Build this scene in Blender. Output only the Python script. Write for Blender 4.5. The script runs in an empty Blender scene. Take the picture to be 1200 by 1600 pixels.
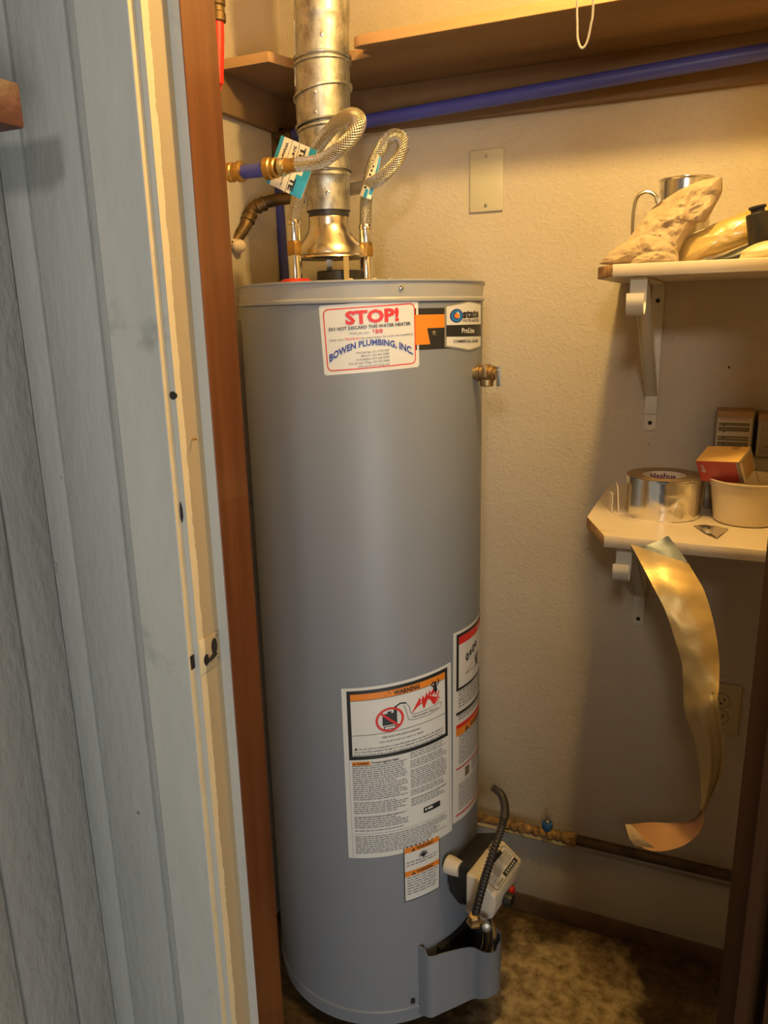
import bpy, bmesh, math, random
from math import sin, cos, pi, radians, atan2, hypot, sqrt
from mathutils import Vector, Matrix, noise
scene = bpy.context.scene
COL = scene.collection
random.seed(7)

# ---------------------------------------------------------------- camera
CZ = 1.52
F, P_, R_, Y_ = 1202.0, radians(14.5), radians(1.3), radians(24)
fw = Vector((-sin(Y_)*cos(P_), cos(Y_)*cos(P_), -sin(P_)))
r0 = Vector((cos(Y_), sin(Y_), 0)); u0 = r0.cross(fw)
rt = cos(R_)*r0 - sin(R_)*u0; up = sin(R_)*r0 + cos(R_)*u0
cam = bpy.data.cameras.new('camera'); cam.sensor_fit = 'HORIZONTAL'; cam.sensor_width = 36
cam.lens = 36*F/1200; cam.clip_start = .01
co = bpy.data.objects.new('camera', cam); COL.objects.link(co)
co.matrix_world = Matrix(((rt.x, up.x, -fw.x, 0), (rt.y, up.y, -fw.y, 0), (rt.z, up.z, -fw.z, CZ), (0, 0, 0, 1)))
scene.camera = co

# ---------------------------------------------------------------- light and exposure
w = bpy.data.worlds.new('world'); scene.world = w; w.use_nodes = True
w.node_tree.nodes['Background'].inputs[0].default_value = (.80, .88, 1, 1)
w.node_tree.nodes['Background'].inputs[1].default_value = .05
def light(name, kind, loc, energy, color, **k):
    l = bpy.data.lights.new(name, kind); l.energy = energy; l.color = color
    for a, b in k.items(): setattr(l, a, b)
    o = bpy.data.objects.new(name, l); o.location = loc; COL.objects.link(o); return o
porch = light('porch_light', 'SPOT', (.15, -1.0, 2.17), 42, (1.0, .93, .82), spot_size=radians(64), spot_blend=.85, shadow_soft_size=.10)
porch.rotation_euler = (Vector((-.32, 1.69, 1.78)) - porch.location).to_track_quat('-Z', 'Y').to_euler()
day = light('daylight', 'AREA', (1.0, -1.25, .75), 34, (1.0, .985, .94), shape='RECTANGLE', size=.9, size_y=1.1)
day.rotation_euler = (Vector((-.6, .8, .85)) - day.location).to_track_quat('-Z', 'Y').to_euler()
BULB = (-.14, 1.03, 2.28)
closet = light('closet_bulb_light', 'POINT', BULB, 37, (1, .65, .21), shadow_soft_size=.035)
scene.view_settings.view_transform = 'Standard'
scene.view_settings.look = 'None'; scene.view_settings.gamma = 1
scene.view_settings.use_curve_mapping = False
scene.view_settings.exposure = 0.0

# ---------------------------------------------------------------- helpers
def ray(x, y): return (rt*((x-600)/F) - up*((y-800)/F) + fw).normalized()
def at(x, y, ax, v):
    """the point of the plane (axis ax = v, world metres) seen at photo pixel x, y"""
    d = ray(x, y); o = CZ if ax == 2 else 0
    t = (v-o)/d[ax]; return Vector((0, 0, CZ)) + t*d
HC = Vector((-.6665, 1.413, 0)); HR = .235
def onheater(x, y, r=HR):
    d = ray(x, y); a = d.x**2+d.y**2; b = -2*(d.x*HC.x+d.y*HC.y); c = HC.x**2+HC.y**2-r*r
    t = (-b-sqrt(max(0, b*b-4*a*c)))/2/a; p = d*t
    return atan2(p.y-HC.y, p.x-HC.x), p.z+CZ

def nd(nt, t, **k):
    n = nt.nodes.new(t)
    for a, b in k.items():
        if a.startswith('i_'):
            key = a[2:]; key = int(key) if key.isdigit() else key
            n.inputs[key].default_value = b
        else: setattr(n, a, b)
    return n
def mat(name, col, rough=.5, metal=0, col2=None, nscale=8, nmix=(.35, .65), stretch=(1, 1, 1), bump=0, bscale=60, bdist=.002,
        bstretch=None, dirt=None, dscale=3, dthr=(.6, .7), dots=None, dotscale=25, dotthr=.04, coat=0, voro=False, alpha=1, sss=0, trans=0):
    m = bpy.data.materials.new(name); m.use_nodes = True; nt = m.node_tree; L = nt.links.new
    b = nt.nodes['Principled BSDF']
    b.inputs['Base Color'].default_value = (*col, 1); b.inputs['Roughness'].default_value = rough; b.inputs['Metallic'].default_value = metal
    b.inputs['Coat Weight'].default_value = coat; b.inputs['Alpha'].default_value = alpha
    if trans: b.inputs['Transmission Weight'].default_value = trans
    geo = nd(nt, 'ShaderNodeNewGeometry')
    def mapped(s):
        mp = nd(nt, 'ShaderNodeMapping', i_Scale=s); L(geo.outputs['Position'], mp.inputs['Vector']); return mp.outputs[0]
    out = None
    def mix(a, bcol, fac):
        mx = nd(nt, 'ShaderNodeMix', data_type='RGBA')
        if isinstance(a, tuple): mx.inputs[6].default_value = (*a, 1)
        else: L(a, mx.inputs[6])
        mx.inputs[7].default_value = (*bcol, 1); L(fac, mx.inputs[0]); return mx.outputs[2]
    cur = col
    def nz(scale, detail, s, thr):
        n = nd(nt, 'ShaderNodeTexNoise', i_Scale=scale, i_Detail=detail, i_Roughness=.6); L(mapped(s), n.inputs['Vector'])
        r = nd(nt, 'ShaderNodeMapRange'); r.inputs[1].default_value = thr[0]; r.inputs[2].default_value = thr[1]
        L(n.outputs['Fac'], r.inputs[0]); return r.outputs[0]
    if col2: cur = mix(cur, col2, nz(nscale, 5, stretch, nmix))
    if dirt: cur = mix(cur, dirt, nz(dscale, 6, (1, 1, 1), dthr))
    if dots:
        v = nd(nt, 'ShaderNodeTexVoronoi', i_Scale=dotscale); L(mapped((1, 1, .7)), v.inputs['Vector'])
        r = nd(nt, 'ShaderNodeMath', operation='LESS_THAN'); r.inputs[1].default_value = dotthr; L(v.outputs['Distance'], r.inputs[0])
        cur = mix(cur, dots, r.outputs[0])
    if not isinstance(cur, tuple): L(cur, b.inputs['Base Color'])
    if bump:
        n = nd(nt, 'ShaderNodeTexNoise', i_Scale=bscale, i_Detail=4, i_Roughness=.55); L(mapped(bstretch or stretch), n.inputs['Vector'])
        bp = nd(nt, 'ShaderNodeBump', i_Strength=bump, i_Distance=bdist)
        if voro:
            rr = nd(nt, 'ShaderNodeMapRange'); rr.inputs[1].default_value = .48; rr.inputs[2].default_value = .68; L(n.outputs['Fac'], rr.inputs[0]); L(rr.outputs[0], bp.inputs['Height'])
        else: L(n.outputs['Fac'], bp.inputs['Height'])
        L(bp.outputs[0], b.inputs['Normal'])
    m['bsdf'] = 1
    return m

def catmull(pts, n=8):
    pts = [Vector(p) for p in pts]; q = [pts[0]*2-pts[1]] + pts + [pts[-1]*2-pts[-2]]; out = []
    for i in range(1, len(q)-2):
        for k in range(n):
            t = k/n; a, b, c, d = q[i-1:i+3]
            out.append(.5*((2*b)+(c-a)*t+(2*a-5*b+4*c-d)*t*t+(-a+3*b-3*c+d)*t**3))
    out.append(pts[-1]); return out

class MB:
    def __init__(s): s.v = []; s.f = []; s.m = []; s.uv = {}
    def add(s, vs, fs, mi=0, uvs=None):
        o = len(s.v); s.v += [Vector(v) for v in vs]
        for i, f in enumerate(fs):
            if uvs: s.uv[len(s.f)] = uvs[i]
            s.f.append([o+k for k in f]); s.m.append(mi)
        return s
    def box(s, a, b, M=None, mi=0):
        x0, y0, z0 = a; x1, y1, z1 = b
        vs = [Vector(p) for p in ((x0,y0,z0),(x1,y0,z0),(x1,y1,z0),(x0,y1,z0),(x0,y0,z1),(x1,y0,z1),(x1,y1,z1),(x0,y1,z1))]
        if M: vs = [M @ v for v in vs]
        return s.add(vs, [(0,3,2,1),(4,5,6,7),(0,1,5,4),(1,2,6,5),(2,3,7,6),(3,0,4,7)], mi)
    def prism(s, poly, z0, z1, M=None, mi=0):
        n = len(poly); vs = [Vector((x, y, z)) for z in (z0, z1) for x, y in poly]
        if M: vs = [M @ v for v in vs]
        return s.add(vs, [list(range(n))[::-1], list(range(n, 2*n))] + [(i, (i+1) % n, n+(i+1) % n, n+i) for i in range(n)], mi)
    def tube(s, path, r, seg=12, cap=True, mi=0, closed=False):
        path = [Vector(p) for p in path]; n = len(path)
        rs = r if isinstance(r, (list, tuple)) else [r]*n
        vs = []; fs = []; uvs = []; prev = None; L = 0
        for i, p in enumerate(path):
            t = (path[min(i+1, n-1)]-path[max(i-1, 0)]).normalized()
            if prev is None:
                a = Vector((0, 0, 1)) if abs(t.z) < .9 else Vector((1, 0, 0)); prev = t.cross(a).normalized()
            prev = (prev - t*prev.dot(t)).normalized(); b = t.cross(prev)
            for k in range(seg): an = 2*pi*k/seg; vs.append(p + rs[i]*(cos(an)*prev+sin(an)*b))
        Ls = [0]
        for i in range(1, n): Ls.append(Ls[-1]+(path[i]-path[i-1]).length)
        for i in range(n-1):
            for k in range(seg):
                k2 = (k+1) % seg
                fs.append((i*seg+k, i*seg+k2, (i+1)*seg+k2, (i+1)*seg+k))
                uvs.append(((Ls[i], k/seg), (Ls[i], (k+1)/seg), (Ls[i+1], (k+1)/seg), (Ls[i+1], k/seg)))
        s.add(vs, fs, mi, uvs)
        if cap:
            o = len(s.v)-n*seg; s.f.append([o+k for k in range(seg)][::-1]); s.m.append(mi)
            s.f.append([o+(n-1)*seg+k for k in range(seg)]); s.m.append(mi)
        return s
    def lathe(s, prof, c=(0, 0, 0), M=None, seg=32, mi=0, cap=True):
        """prof: (radius, height) pairs; axis z through c, or transformed by M"""
        c = Vector(c); vs = []; n = len(prof)
        for r, z in prof:
            for k in range(seg):
                a = 2*pi*k/seg; v = Vector((r*cos(a), r*sin(a), z)); vs.append((M @ v) if M else v+c)
        fs = [(i*seg+k, i*seg+(k+1) % seg, (i+1)*seg+(k+1) % seg, (i+1)*seg+k) for i in range(n-1) for k in range(seg)]
        if cap: fs += [[k for k in range(seg)][::-1], [(n-1)*seg+k for k in range(seg)]]
        return s.add(vs, fs, mi)
    def ball(s, c, r, seg=10, mi=0, sq=(1, 1, 1)):
        prof = [(max(1e-4, sin(pi*i/seg)), -cos(pi*i/seg)) for i in range(seg+1)]
        M = Matrix.Translation(c) @ Matrix.Diagonal((r*sq[0], r*sq[1], r*sq[2], 1))
        return s.lathe(prof, M=M, seg=seg+2, mi=mi)
    def sheet(s, grid, th=None, mi=0):
        """grid[i][j] points; a thin solid sheet with thickness th"""
        n, m = len(grid), len(grid[0]); g = [[Vector(p) for p in r] for r in grid]; vs = []
        def nor(i, j):
            a = g[min(i+1, n-1)][j]-g[max(i-1, 0)][j]; b = g[i][min(j+1, m-1)]-g[i][max(j-1, 0)]
            c = a.cross(b); return c.normalized() if c.length > 1e-12 else Vector((0, -1, 0))
        vs = [g[i][j] for i in range(n) for j in range(m)]
        q = [(i*m+j, i*m+j+1, (i+1)*m+j+1, (i+1)*m+j) for i in range(n-1) for j in range(m-1)]
        if th:
            o = n*m; vs += [g[i][j]+nor(i, j)*th for i in range(n) for j in range(m)]
            fs = [f[::-1] for f in q] + [tuple(k+o for k in f) for f in q]
            rim = [(0, j) for j in range(m-1)] + [(i, m-1) for i in range(n-1)] + [(n-1, m-1-j) for j in range(m-1)] + [(n-1-i, 0) for i in range(n-1)]
            ids = [i*m+j for i, j in rim]; k = len(ids)
            fs += [(ids[a], ids[(a+1) % k], ids[(a+1) % k]+o, ids[a]+o) for a in range(k)]
        else: fs = q
        return s.add(vs, fs, mi)
    def build(s, name, mats, parent=None, bevel=0, smooth=True, angle=35, label=None, cat=None, group=None, kind=None, seg=2, recalc=True):
        base = Vector((0, 0, 0))
        if parent is None and kind != 'structure':
            xs = [v.x for v in s.v]; ys = [v.y for v in s.v]; zs = [v.z for v in s.v]
            base = Vector(((min(xs)+max(xs))/2, (min(ys)+max(ys))/2, min(zs)))
        elif parent is not None:
            p = parent
            while p is not None: base += p.location; p = p.parent
        me = bpy.data.meshes.new(name)
        me.from_pydata([v-base for v in s.v], [], s.f)
        for ms in (mats if isinstance(mats, (list, tuple)) else [mats]): me.materials.append(ms)
        me.polygons.foreach_set('material_index', s.m)
        if s.uv:
            ul = me.uv_layers.new(name='uv')
            for i, u in s.uv.items():
                pl = me.polygons[i]
                for k, li in enumerate(pl.loop_indices): ul.data[li].uv = u[k]
        bm = bmesh.new(); bm.from_mesh(me)
        if recalc: bmesh.ops.recalc_face_normals(bm, faces=bm.faces)
        if bevel:
            es = [e for e in bm.edges if len(e.link_faces) == 2 and e.calc_face_angle(0) > .6]
            bmesh.ops.bevel(bm, geom=es, offset=bevel, segments=seg, profile=.5, affect='EDGES', clamp_overlap=True)
        bm.to_mesh(me); bm.free()
        if smooth:
            me.shade_smooth(); me.set_sharp_from_angle(angle=radians(angle))
        o = bpy.data.objects.new(name, me); COL.objects.link(o)
        if parent is None: o.location = base
        else: o.parent = parent
        tag(o, label, cat, group, kind); return o
def tag(o, label=None, cat=None, group=None, kind=None):
    if label: o['label'] = label
    if cat: o['category'] = cat
    if group: o['group'] = group
    if kind: o['kind'] = kind
    return o
def thing(name, label, cat, loc, group=None):
    o = bpy.data.objects.new(name, None); o.empty_display_size = .05; COL.objects.link(o); o.location = loc
    return tag(o, label, cat, group)
def frame(p, d, side=None):
    """matrix whose z axis runs along d from p"""
    d = Vector(d).normalized(); a = Vector(side) if side else (Vector((0, 0, 1)) if abs(d.z) < .9 else Vector((0, 1, 0)))
    x = (a - d*a.dot(d)).normalized(); y = d.cross(x)
    return Matrix(((x.x, y.x, d.x, p[0]), (x.y, y.y, d.y, p[1]), (x.z, y.z, d.z, p[2]), (0, 0, 0, 1)))

# text as mesh data ---------------------------------------------------------------
_dg = None
def text_mesh(body, size=1.0, bold=0.0, align='LEFT', spacing=1.0):
    cu = bpy.data.curves.new('t', 'FONT'); cu.body = body; cu.size = size; cu.align_x = align; cu.offset = bold*size
    cu.resolution_u = 2; cu.space_character = spacing
    ob = bpy.data.objects.new('t', cu); COL.objects.link(ob)
    dg = bpy.context.evaluated_depsgraph_get(); dg.update()
    me = bpy.data.meshes.new_from_object(ob.evaluated_get(dg))
    vs = [v.co.copy() for v in me.vertices]; fs = [list(p.vertices) for p in me.polygons]
    bpy.data.objects.remove(ob); bpy.data.curves.remove(cu); bpy.data.meshes.remove(me)
    return vs, fs
class Label:
    """flat artwork in local metres (x right, y up) sent through fn(x, y, lift)"""
    def __init__(s, W, H, fn): s.W, s.H, s.fn = W, H, fn; s.mb = MB()
    def poly(s, pts, mi, lift=1, sub=0):
        s.mb.add([s.fn(x, y, lift) for x, y in pts], [list(range(len(pts)))], mi)
    def rect(s, x0, y0, x1, y1, mi, lift=1, step=.008):
        n = max(1, int(abs(x1-x0)/step))
        vs = []
        for k in range(n+1):
            x = x0+(x1-x0)*k/n; vs += [s.fn(x, y0, lift), s.fn(x, y1, lift)]
        s.mb.add(vs, [(2*k, 2*k+2, 2*k+3, 2*k+1) for k in range(n)], mi)
    def line(s, pts, wd, mi, lift=2, closed=False):
        n = len(pts)
        for i in range(n if closed else n-1):
            a = Vector(pts[i]); b = Vector(pts[(i+1) % n]); t = (b-a); L = t.length
            if L < 1e-9: continue
            t /= L; p = Vector((-t.y, t.x))*wd/2; k = max(1, int(L/.008)); a = a-t*wd*.3; b = b+t*wd*.3
            vs = []
            for j in range(k+1):
                c = a+(b-a)*j/k; vs += [s.fn(*(c-p), lift), s.fn(*(c+p), lift)]
            s.mb.add(vs, [(2*j, 2*j+2, 2*j+3, 2*j+1) for j in range(k)], mi)
    def ring(s, cx, cy, r, wd, mi, lift=2, n=28, sx=1):
        s.line([(cx+r*sx*cos(2*pi*k/n), cy+r*sin(2*pi*k/n)) for k in range(n)], wd, mi, lift, True)
    def disc(s, cx, cy, r, mi, lift=2, n=20): s.poly([(cx+r*cos(2*pi*k/n), cy+r*sin(2*pi*k/n)) for k in range(n)], mi, lift)
    def text(s, body, x, y, h, mi, width=None, bold=0, align='LEFT', lift=3, warp=None, rot=0):
        vs, fs = text_mesh(body, 1.0, bold, 'LEFT')
        x0 = min(v.x for v in vs); x1 = max(v.x for v in vs); sy = h/.72; sx = sy if not width else width/(x1-x0)
        wd = (x1-x0)*sx; ox = {'LEFT': 0, 'CENTER': -wd/2, 'RIGHT': -wd}[align]; out = []
        for v in vs:
            a = (v.x-x0)*sx+ox; b = v.y*sy
            if warp: a, b = warp(a, b)
            if rot: a, b = a*cos(rot)-b*sin(rot), a*sin(rot)+b*cos(rot)
            out.append(s.fn(x+a, y+b, lift))
        s.mb.add(out, fs, mi)
    def copy(s, x0, x1, y0, y1, pitch, mi, hh=.42, ragged=.25, lift=2, gap=.22):
        """rows of unreadable body copy as word-sized strokes"""
        y = y1
        while y-pitch > y0:
            x = x0; xe = x1 - (random.random()**3)*ragged*(x1-x0)
            while x < xe:
                wl = pitch*(.6+random.random()*2.0); xb = min(x+wl, xe)
                if xb-x > pitch*.2: s.rect(x, y-pitch*hh, xb, y, mi, lift, .02)
                x = xb+pitch*gap*1.6
            y -= pitch
            if random.random() < .07: y -= pitch*.6
def bilinear(W, H, corners, fn):
    """corners tl,tr,br,bl as (angle,z); fn(angle,z,lift)"""
    tl, tr, br, bl = corners
    def g(x, y, lift):
        u = x/W; v = y/H
        a = (bl[0]*(1-u)+br[0]*u)*(1-v)+(tl[0]*(1-u)+tr[0]*u)*v
        z = (bl[1]*(1-u)+br[1]*u)*(1-v)+(tl[1]*(1-u)+tr[1]*u)*v
        return fn(a, z, lift)
    return g
def cyl(a, z, lift, r=HR): rr = r+.0003+.00025*lift; return Vector((HC.x+rr*cos(a), HC.y+rr*sin(a), z))

# ---------------------------------------------------------------- materials
M = {}
M['wall'] = mat('cream_stucco', (.52, .455, .355), .7, col2=(.475, .41, .315), nscale=2.2, bump=.42, bscale=150, bdist=.002, voro=True, dirt=(.50, .38, .21), dscale=2.3, dthr=(.63, .80), dots=(.12, .08, .05), dotscale=9, dotthr=.012)
M['ceiling'] = mat('ceiling_paint', (.66, .57, .42), .8)
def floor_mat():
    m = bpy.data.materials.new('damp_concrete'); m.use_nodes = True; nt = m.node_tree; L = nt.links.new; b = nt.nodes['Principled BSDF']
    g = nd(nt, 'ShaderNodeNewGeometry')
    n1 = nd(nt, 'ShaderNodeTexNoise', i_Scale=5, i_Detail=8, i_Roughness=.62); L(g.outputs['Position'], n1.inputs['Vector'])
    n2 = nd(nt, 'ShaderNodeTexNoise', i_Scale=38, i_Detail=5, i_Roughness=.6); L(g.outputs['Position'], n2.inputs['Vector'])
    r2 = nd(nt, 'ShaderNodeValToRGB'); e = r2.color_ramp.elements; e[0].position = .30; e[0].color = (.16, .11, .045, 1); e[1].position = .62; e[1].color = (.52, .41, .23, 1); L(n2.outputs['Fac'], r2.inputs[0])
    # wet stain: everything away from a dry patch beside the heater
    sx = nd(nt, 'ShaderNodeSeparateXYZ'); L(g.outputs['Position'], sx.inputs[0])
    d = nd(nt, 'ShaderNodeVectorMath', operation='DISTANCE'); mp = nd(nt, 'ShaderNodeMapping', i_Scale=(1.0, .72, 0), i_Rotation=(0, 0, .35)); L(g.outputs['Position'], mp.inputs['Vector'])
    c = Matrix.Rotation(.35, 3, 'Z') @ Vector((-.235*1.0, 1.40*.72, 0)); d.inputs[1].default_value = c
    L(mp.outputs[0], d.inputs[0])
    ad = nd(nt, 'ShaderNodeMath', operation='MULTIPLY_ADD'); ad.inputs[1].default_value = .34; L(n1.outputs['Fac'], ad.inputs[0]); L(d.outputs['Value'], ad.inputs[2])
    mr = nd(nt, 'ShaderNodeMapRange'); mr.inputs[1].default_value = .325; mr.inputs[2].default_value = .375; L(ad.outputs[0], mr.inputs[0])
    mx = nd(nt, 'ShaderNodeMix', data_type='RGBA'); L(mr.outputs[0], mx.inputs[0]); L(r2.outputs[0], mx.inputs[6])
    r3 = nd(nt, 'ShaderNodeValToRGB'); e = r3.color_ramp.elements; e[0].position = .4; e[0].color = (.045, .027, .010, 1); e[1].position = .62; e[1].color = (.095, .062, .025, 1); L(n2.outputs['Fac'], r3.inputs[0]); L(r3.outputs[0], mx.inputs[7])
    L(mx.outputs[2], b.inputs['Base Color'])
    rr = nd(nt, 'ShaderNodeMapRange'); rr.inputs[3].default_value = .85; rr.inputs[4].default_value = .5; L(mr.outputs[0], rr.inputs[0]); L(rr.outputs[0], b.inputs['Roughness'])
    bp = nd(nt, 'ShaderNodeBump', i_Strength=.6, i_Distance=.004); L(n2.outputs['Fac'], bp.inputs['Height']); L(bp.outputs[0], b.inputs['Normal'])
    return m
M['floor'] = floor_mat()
M['siding'] = mat('grey_siding_paint', (.36, .368, .34), .62, col2=(.315, .325, .305), nscale=6, stretch=(1, 1, .25), bump=.8, bscale=70, bdist=.0025, bstretch=(1, 1, .3), dirt=(.17, .165, .14), dscale=26, dthr=(.70, .73), dots=(.09, .08, .07), dotscale=14, dotthr=.016)
M['siding_rough'] = mat('rough_siding_paint', (.31, .305, .272), .75, col2=(.265, .262, .238), nscale=7, stretch=(1, 1, .3), bump=1, bscale=70, bdist=.004, bstretch=(1, .8, .35), dirt=(.17, .155, .13), dscale=24, dthr=(.69, .73), dots=(.1, .08, .06), dotscale=12, dotthr=.02)
M['casing'] = mat('pale_casing_paint', (.47, .46, .405), .65, col2=(.40, .40, .365), nscale=9, stretch=(1, 1, .2), bump=.5, bscale=50, bdist=.0022, bstretch=(1, 1, .5), dirt=(.25, .25, .22), dscale=7, dthr=(.62, .75), dots=(.08, .07, .06), dotscale=16, dotthr=.014)
M['cream_edge'] = mat('cream_edge_paint', (.74, .60, .36), .55, col2=(.68, .53, .31), nscale=30, bump=.3, bscale=120, bdist=.001)
def jamb_mat():
    m = mat('tan_jamb_paint', (.46, .35, .20), .55, bump=.25, bscale=90, bdist=.001); nt = m.node_tree; L = nt.links.new; b = nt.nodes['Principled BSDF']
    g = nd(nt, 'ShaderNodeNewGeometry'); s = nd(nt, 'ShaderNodeSeparateXYZ'); L(g.outputs['Position'], s.inputs[0])
    n = nd(nt, 'ShaderNodeTexNoise', i_Scale=45, i_Detail=5, i_Roughness=.7); L(g.outputs['Position'], n.inputs['Vector'])
    a = nd(nt, 'ShaderNodeMath', operation='MULTIPLY_ADD'); a.inputs[1].default_value = .010; L(n.outputs['Fac'], a.inputs[0]); L(s.outputs['Y'], a.inputs[2])
    t = nd(nt, 'ShaderNodeMath', operation='GREATER_THAN'); t.inputs[1].default_value = .7275; L(a.outputs[0], t.inputs[0])
    mx = nd(nt, 'ShaderNodeMix', data_type='RGBA'); mx.inputs[6].default_value = (.74, .60, .36, 1); mx.inputs[7].default_value = (.44, .335, .19, 1); L(t.outputs[0], mx.inputs[0]); L(mx.outputs[2], b.inputs['Base Color']); return m
M['jamb'] = jamb_mat()
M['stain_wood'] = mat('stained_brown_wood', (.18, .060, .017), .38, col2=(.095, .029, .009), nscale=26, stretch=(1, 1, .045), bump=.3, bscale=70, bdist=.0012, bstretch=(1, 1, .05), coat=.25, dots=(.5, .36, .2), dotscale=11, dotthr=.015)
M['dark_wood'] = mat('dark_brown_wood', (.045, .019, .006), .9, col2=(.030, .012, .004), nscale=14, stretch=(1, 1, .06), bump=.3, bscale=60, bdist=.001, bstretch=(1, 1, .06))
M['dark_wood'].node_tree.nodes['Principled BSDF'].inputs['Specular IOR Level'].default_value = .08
M['block_wood'] = mat('reddish_block_wood', (.12, .035, .02), .55, col2=(.08, .025, .015), nscale=30, stretch=(.15, 1, 1), bump=.6, bscale=60, bdist=.002, bstretch=(.2, 1, 1))
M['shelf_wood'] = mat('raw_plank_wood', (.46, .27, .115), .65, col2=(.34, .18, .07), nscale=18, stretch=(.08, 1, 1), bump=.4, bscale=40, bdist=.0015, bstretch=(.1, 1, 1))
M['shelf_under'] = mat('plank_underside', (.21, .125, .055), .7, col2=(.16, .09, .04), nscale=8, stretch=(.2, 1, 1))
M['melamine'] = mat('white_melamine', (.66, .57, .45), .42, col2=(.60, .50, .37), nscale=6, dirt=(.34, .22, .10), dscale=11, dthr=(.60, .74))
M['chipboard'] = mat('raw_chipboard', (.42, .24, .10), .9, col2=(.25, .13, .05), nscale=90, bump=1, bscale=120, bdist=.004)
M['white_metal'] = mat('white_enamel_metal', (.62, .58, .48), .4, bump=.1, bscale=80)
M['heater'] = mat('grey_enamel', (.205, .226, .256), .45, col2=(.196, .216, .245), nscale=3, coat=0, bump=.05, bscale=14, bdist=.0015)
M['lid'] = mat('grey_enamel_lid', (.30, .305, .305), .36, coat=.1, bump=.04, bscale=20, bdist=.001)
M['galv'] = mat('galvanised_steel', (.52, .50, .44), .45, .9, col2=(.25, .235, .20), nscale=55, stretch=(1, 1, .6), bump=.25, bscale=60, bdist=.0012)
M['hood'] = mat('bright_draft_hood_metal', (.74, .68, .55), .27, 1, col2=(.58, .50, .38), nscale=14, bump=.1, bscale=30, bdist=.001)
M['steel'] = mat('polished_steel', (.66, .64, .60), .22, 1)
M['dull_steel'] = mat('dull_steel', (.40, .38, .33), .42, 1, bump=.2, bscale=90)
M['brass'] = mat('yellow_brass', (.62, .42, .17), .33, 1, col2=(.46, .28, .10), nscale=30, bump=.1, bscale=60)
M['bronze'] = mat('cast_bronze', (.50, .36, .18), .45, 1, col2=(.36, .25, .12), nscale=40, bump=.3, bscale=160, bdist=.001)
M['old_brass'] = mat('tarnished_brass', (.22, .14, .06), .55, .85, col2=(.09, .06, .03), nscale=28, bump=.4, bscale=50, bdist=.0015)
M['blue_pex'] = mat('blue_plastic_pipe', (.055, .065, .33), .42)
M['red_pex'] = mat('red_plastic_pipe', (.75, .022, .01), .45)
M['black'] = mat('black_plastic', (.018, .017, .016), .42)
M['black_rib'] = mat('black_corrugated_tube', (.03, .022, .015), .5)
M['red'] = mat('red_plastic', (.62, .03, .02), .4)
M['putty'] = mat('white_putty', (.65, .52, .36), .9, bump=.8, bscale=80, bdist=.003)
M['plate'] = mat('almond_plastic_plate', (.50, .46, .33), .38)
M['outlet'] = mat('almond_outlet_plastic', (.52, .42, .24), .42)
M['dark_hole'] = mat('dark_recess', (.012, .009, .007), .8)
M['baseboard'] = mat('off_white_board_paint', (.48, .44, .35), .6, col2=(.42, .38, .30), nscale=5, dirt=(.22, .15, .07), dscale=9, dthr=(.66, .74), bump=.15, bscale=20)
M['basestrip'] = mat('brown_plinth', (.15, .085, .04), .7, col2=(.08, .045, .02), nscale=12, bump=.4, bscale=40)
M['rust_pipe'] = mat('rusty_iron_pipe', (.13, .075, .03), .7, .3, col2=(.05, .028, .013), nscale=30, bump=.7, bscale=60, bdist=.002)
M['crust'] = mat('yellow_crust', (.42, .25, .08), .9, col2=(.12, .06, .02), nscale=50, bump=1, bscale=90, bdist=.004)
M['blue_handle'] = mat('blue_valve_enamel', (.02, .10, .28), .45)
M['paper'] = mat('crumpled_brown_paper', (.43, .33, .21), .8, col2=(.31, .23, .14), nscale=22, nmix=(.4, .7), bump=.9, bscale=48, bdist=.004)
M['paper_in'] = mat('shaded_paper_inside', (.38, .25, .12), .85)
M['yellow_pack'] = mat('yellow_padded_pack', (.50, .36, .12), .28, col2=(.36, .24, .07), nscale=9, coat=.8, bump=.7, bscale=26, bdist=.005, bstretch=(.5, 1, 1.6))
M['cream_pouch'] = mat('cream_pouch_plastic', (.62, .50, .30), .35, coat=.4, bump=.3, bscale=25, bdist=.003)
M['card'] = mat('brown_cardboard', (.42, .26, .12), .8, col2=(.35, .21, .10), nscale=8)
M['grey_card'] = mat('grey_printed_card', (.33, .30, .24), .7, col2=(.27, .24, .19), nscale=10)
M['red_card'] = mat('red_printed_card', (.42, .045, .035), .45)
M['yellow_card'] = mat('yellow_box_card', (.68, .42, .13), .6, dirt=(.4, .22, .08), dscale=30, dthr=(.6, .7))
M['white_card'] = mat('white_print', (.75, .68, .55), .6)
M['tub'] = mat('white_tub_plastic', (.66, .56, .40), .38, col2=(.62, .52, .37), nscale=4)
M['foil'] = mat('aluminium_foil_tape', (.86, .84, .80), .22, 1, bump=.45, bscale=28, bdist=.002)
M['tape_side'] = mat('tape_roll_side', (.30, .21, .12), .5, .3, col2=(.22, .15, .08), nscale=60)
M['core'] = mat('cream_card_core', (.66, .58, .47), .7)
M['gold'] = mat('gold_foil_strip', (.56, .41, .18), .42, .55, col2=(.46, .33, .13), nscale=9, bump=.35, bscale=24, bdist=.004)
M['tip_reflection'] = mat('foil_dark_reflection', (.09, .105, .13), .4, .6, bump=.3, bscale=24, bdist=.003)  # dark reflection on the folded foil tip is put into its base colour
M['backing'] = mat('orange_backing_paper', (.44, .25, .12), .7, col2=(.36, .19, .09), nscale=12)
M['string'] = mat('cotton_string', (.80, .66, .40), .9, bump=.4, bscale=300)
M['white_valve'] = mat('white_valve_cover', (.62, .56, .46), .4)
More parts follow.
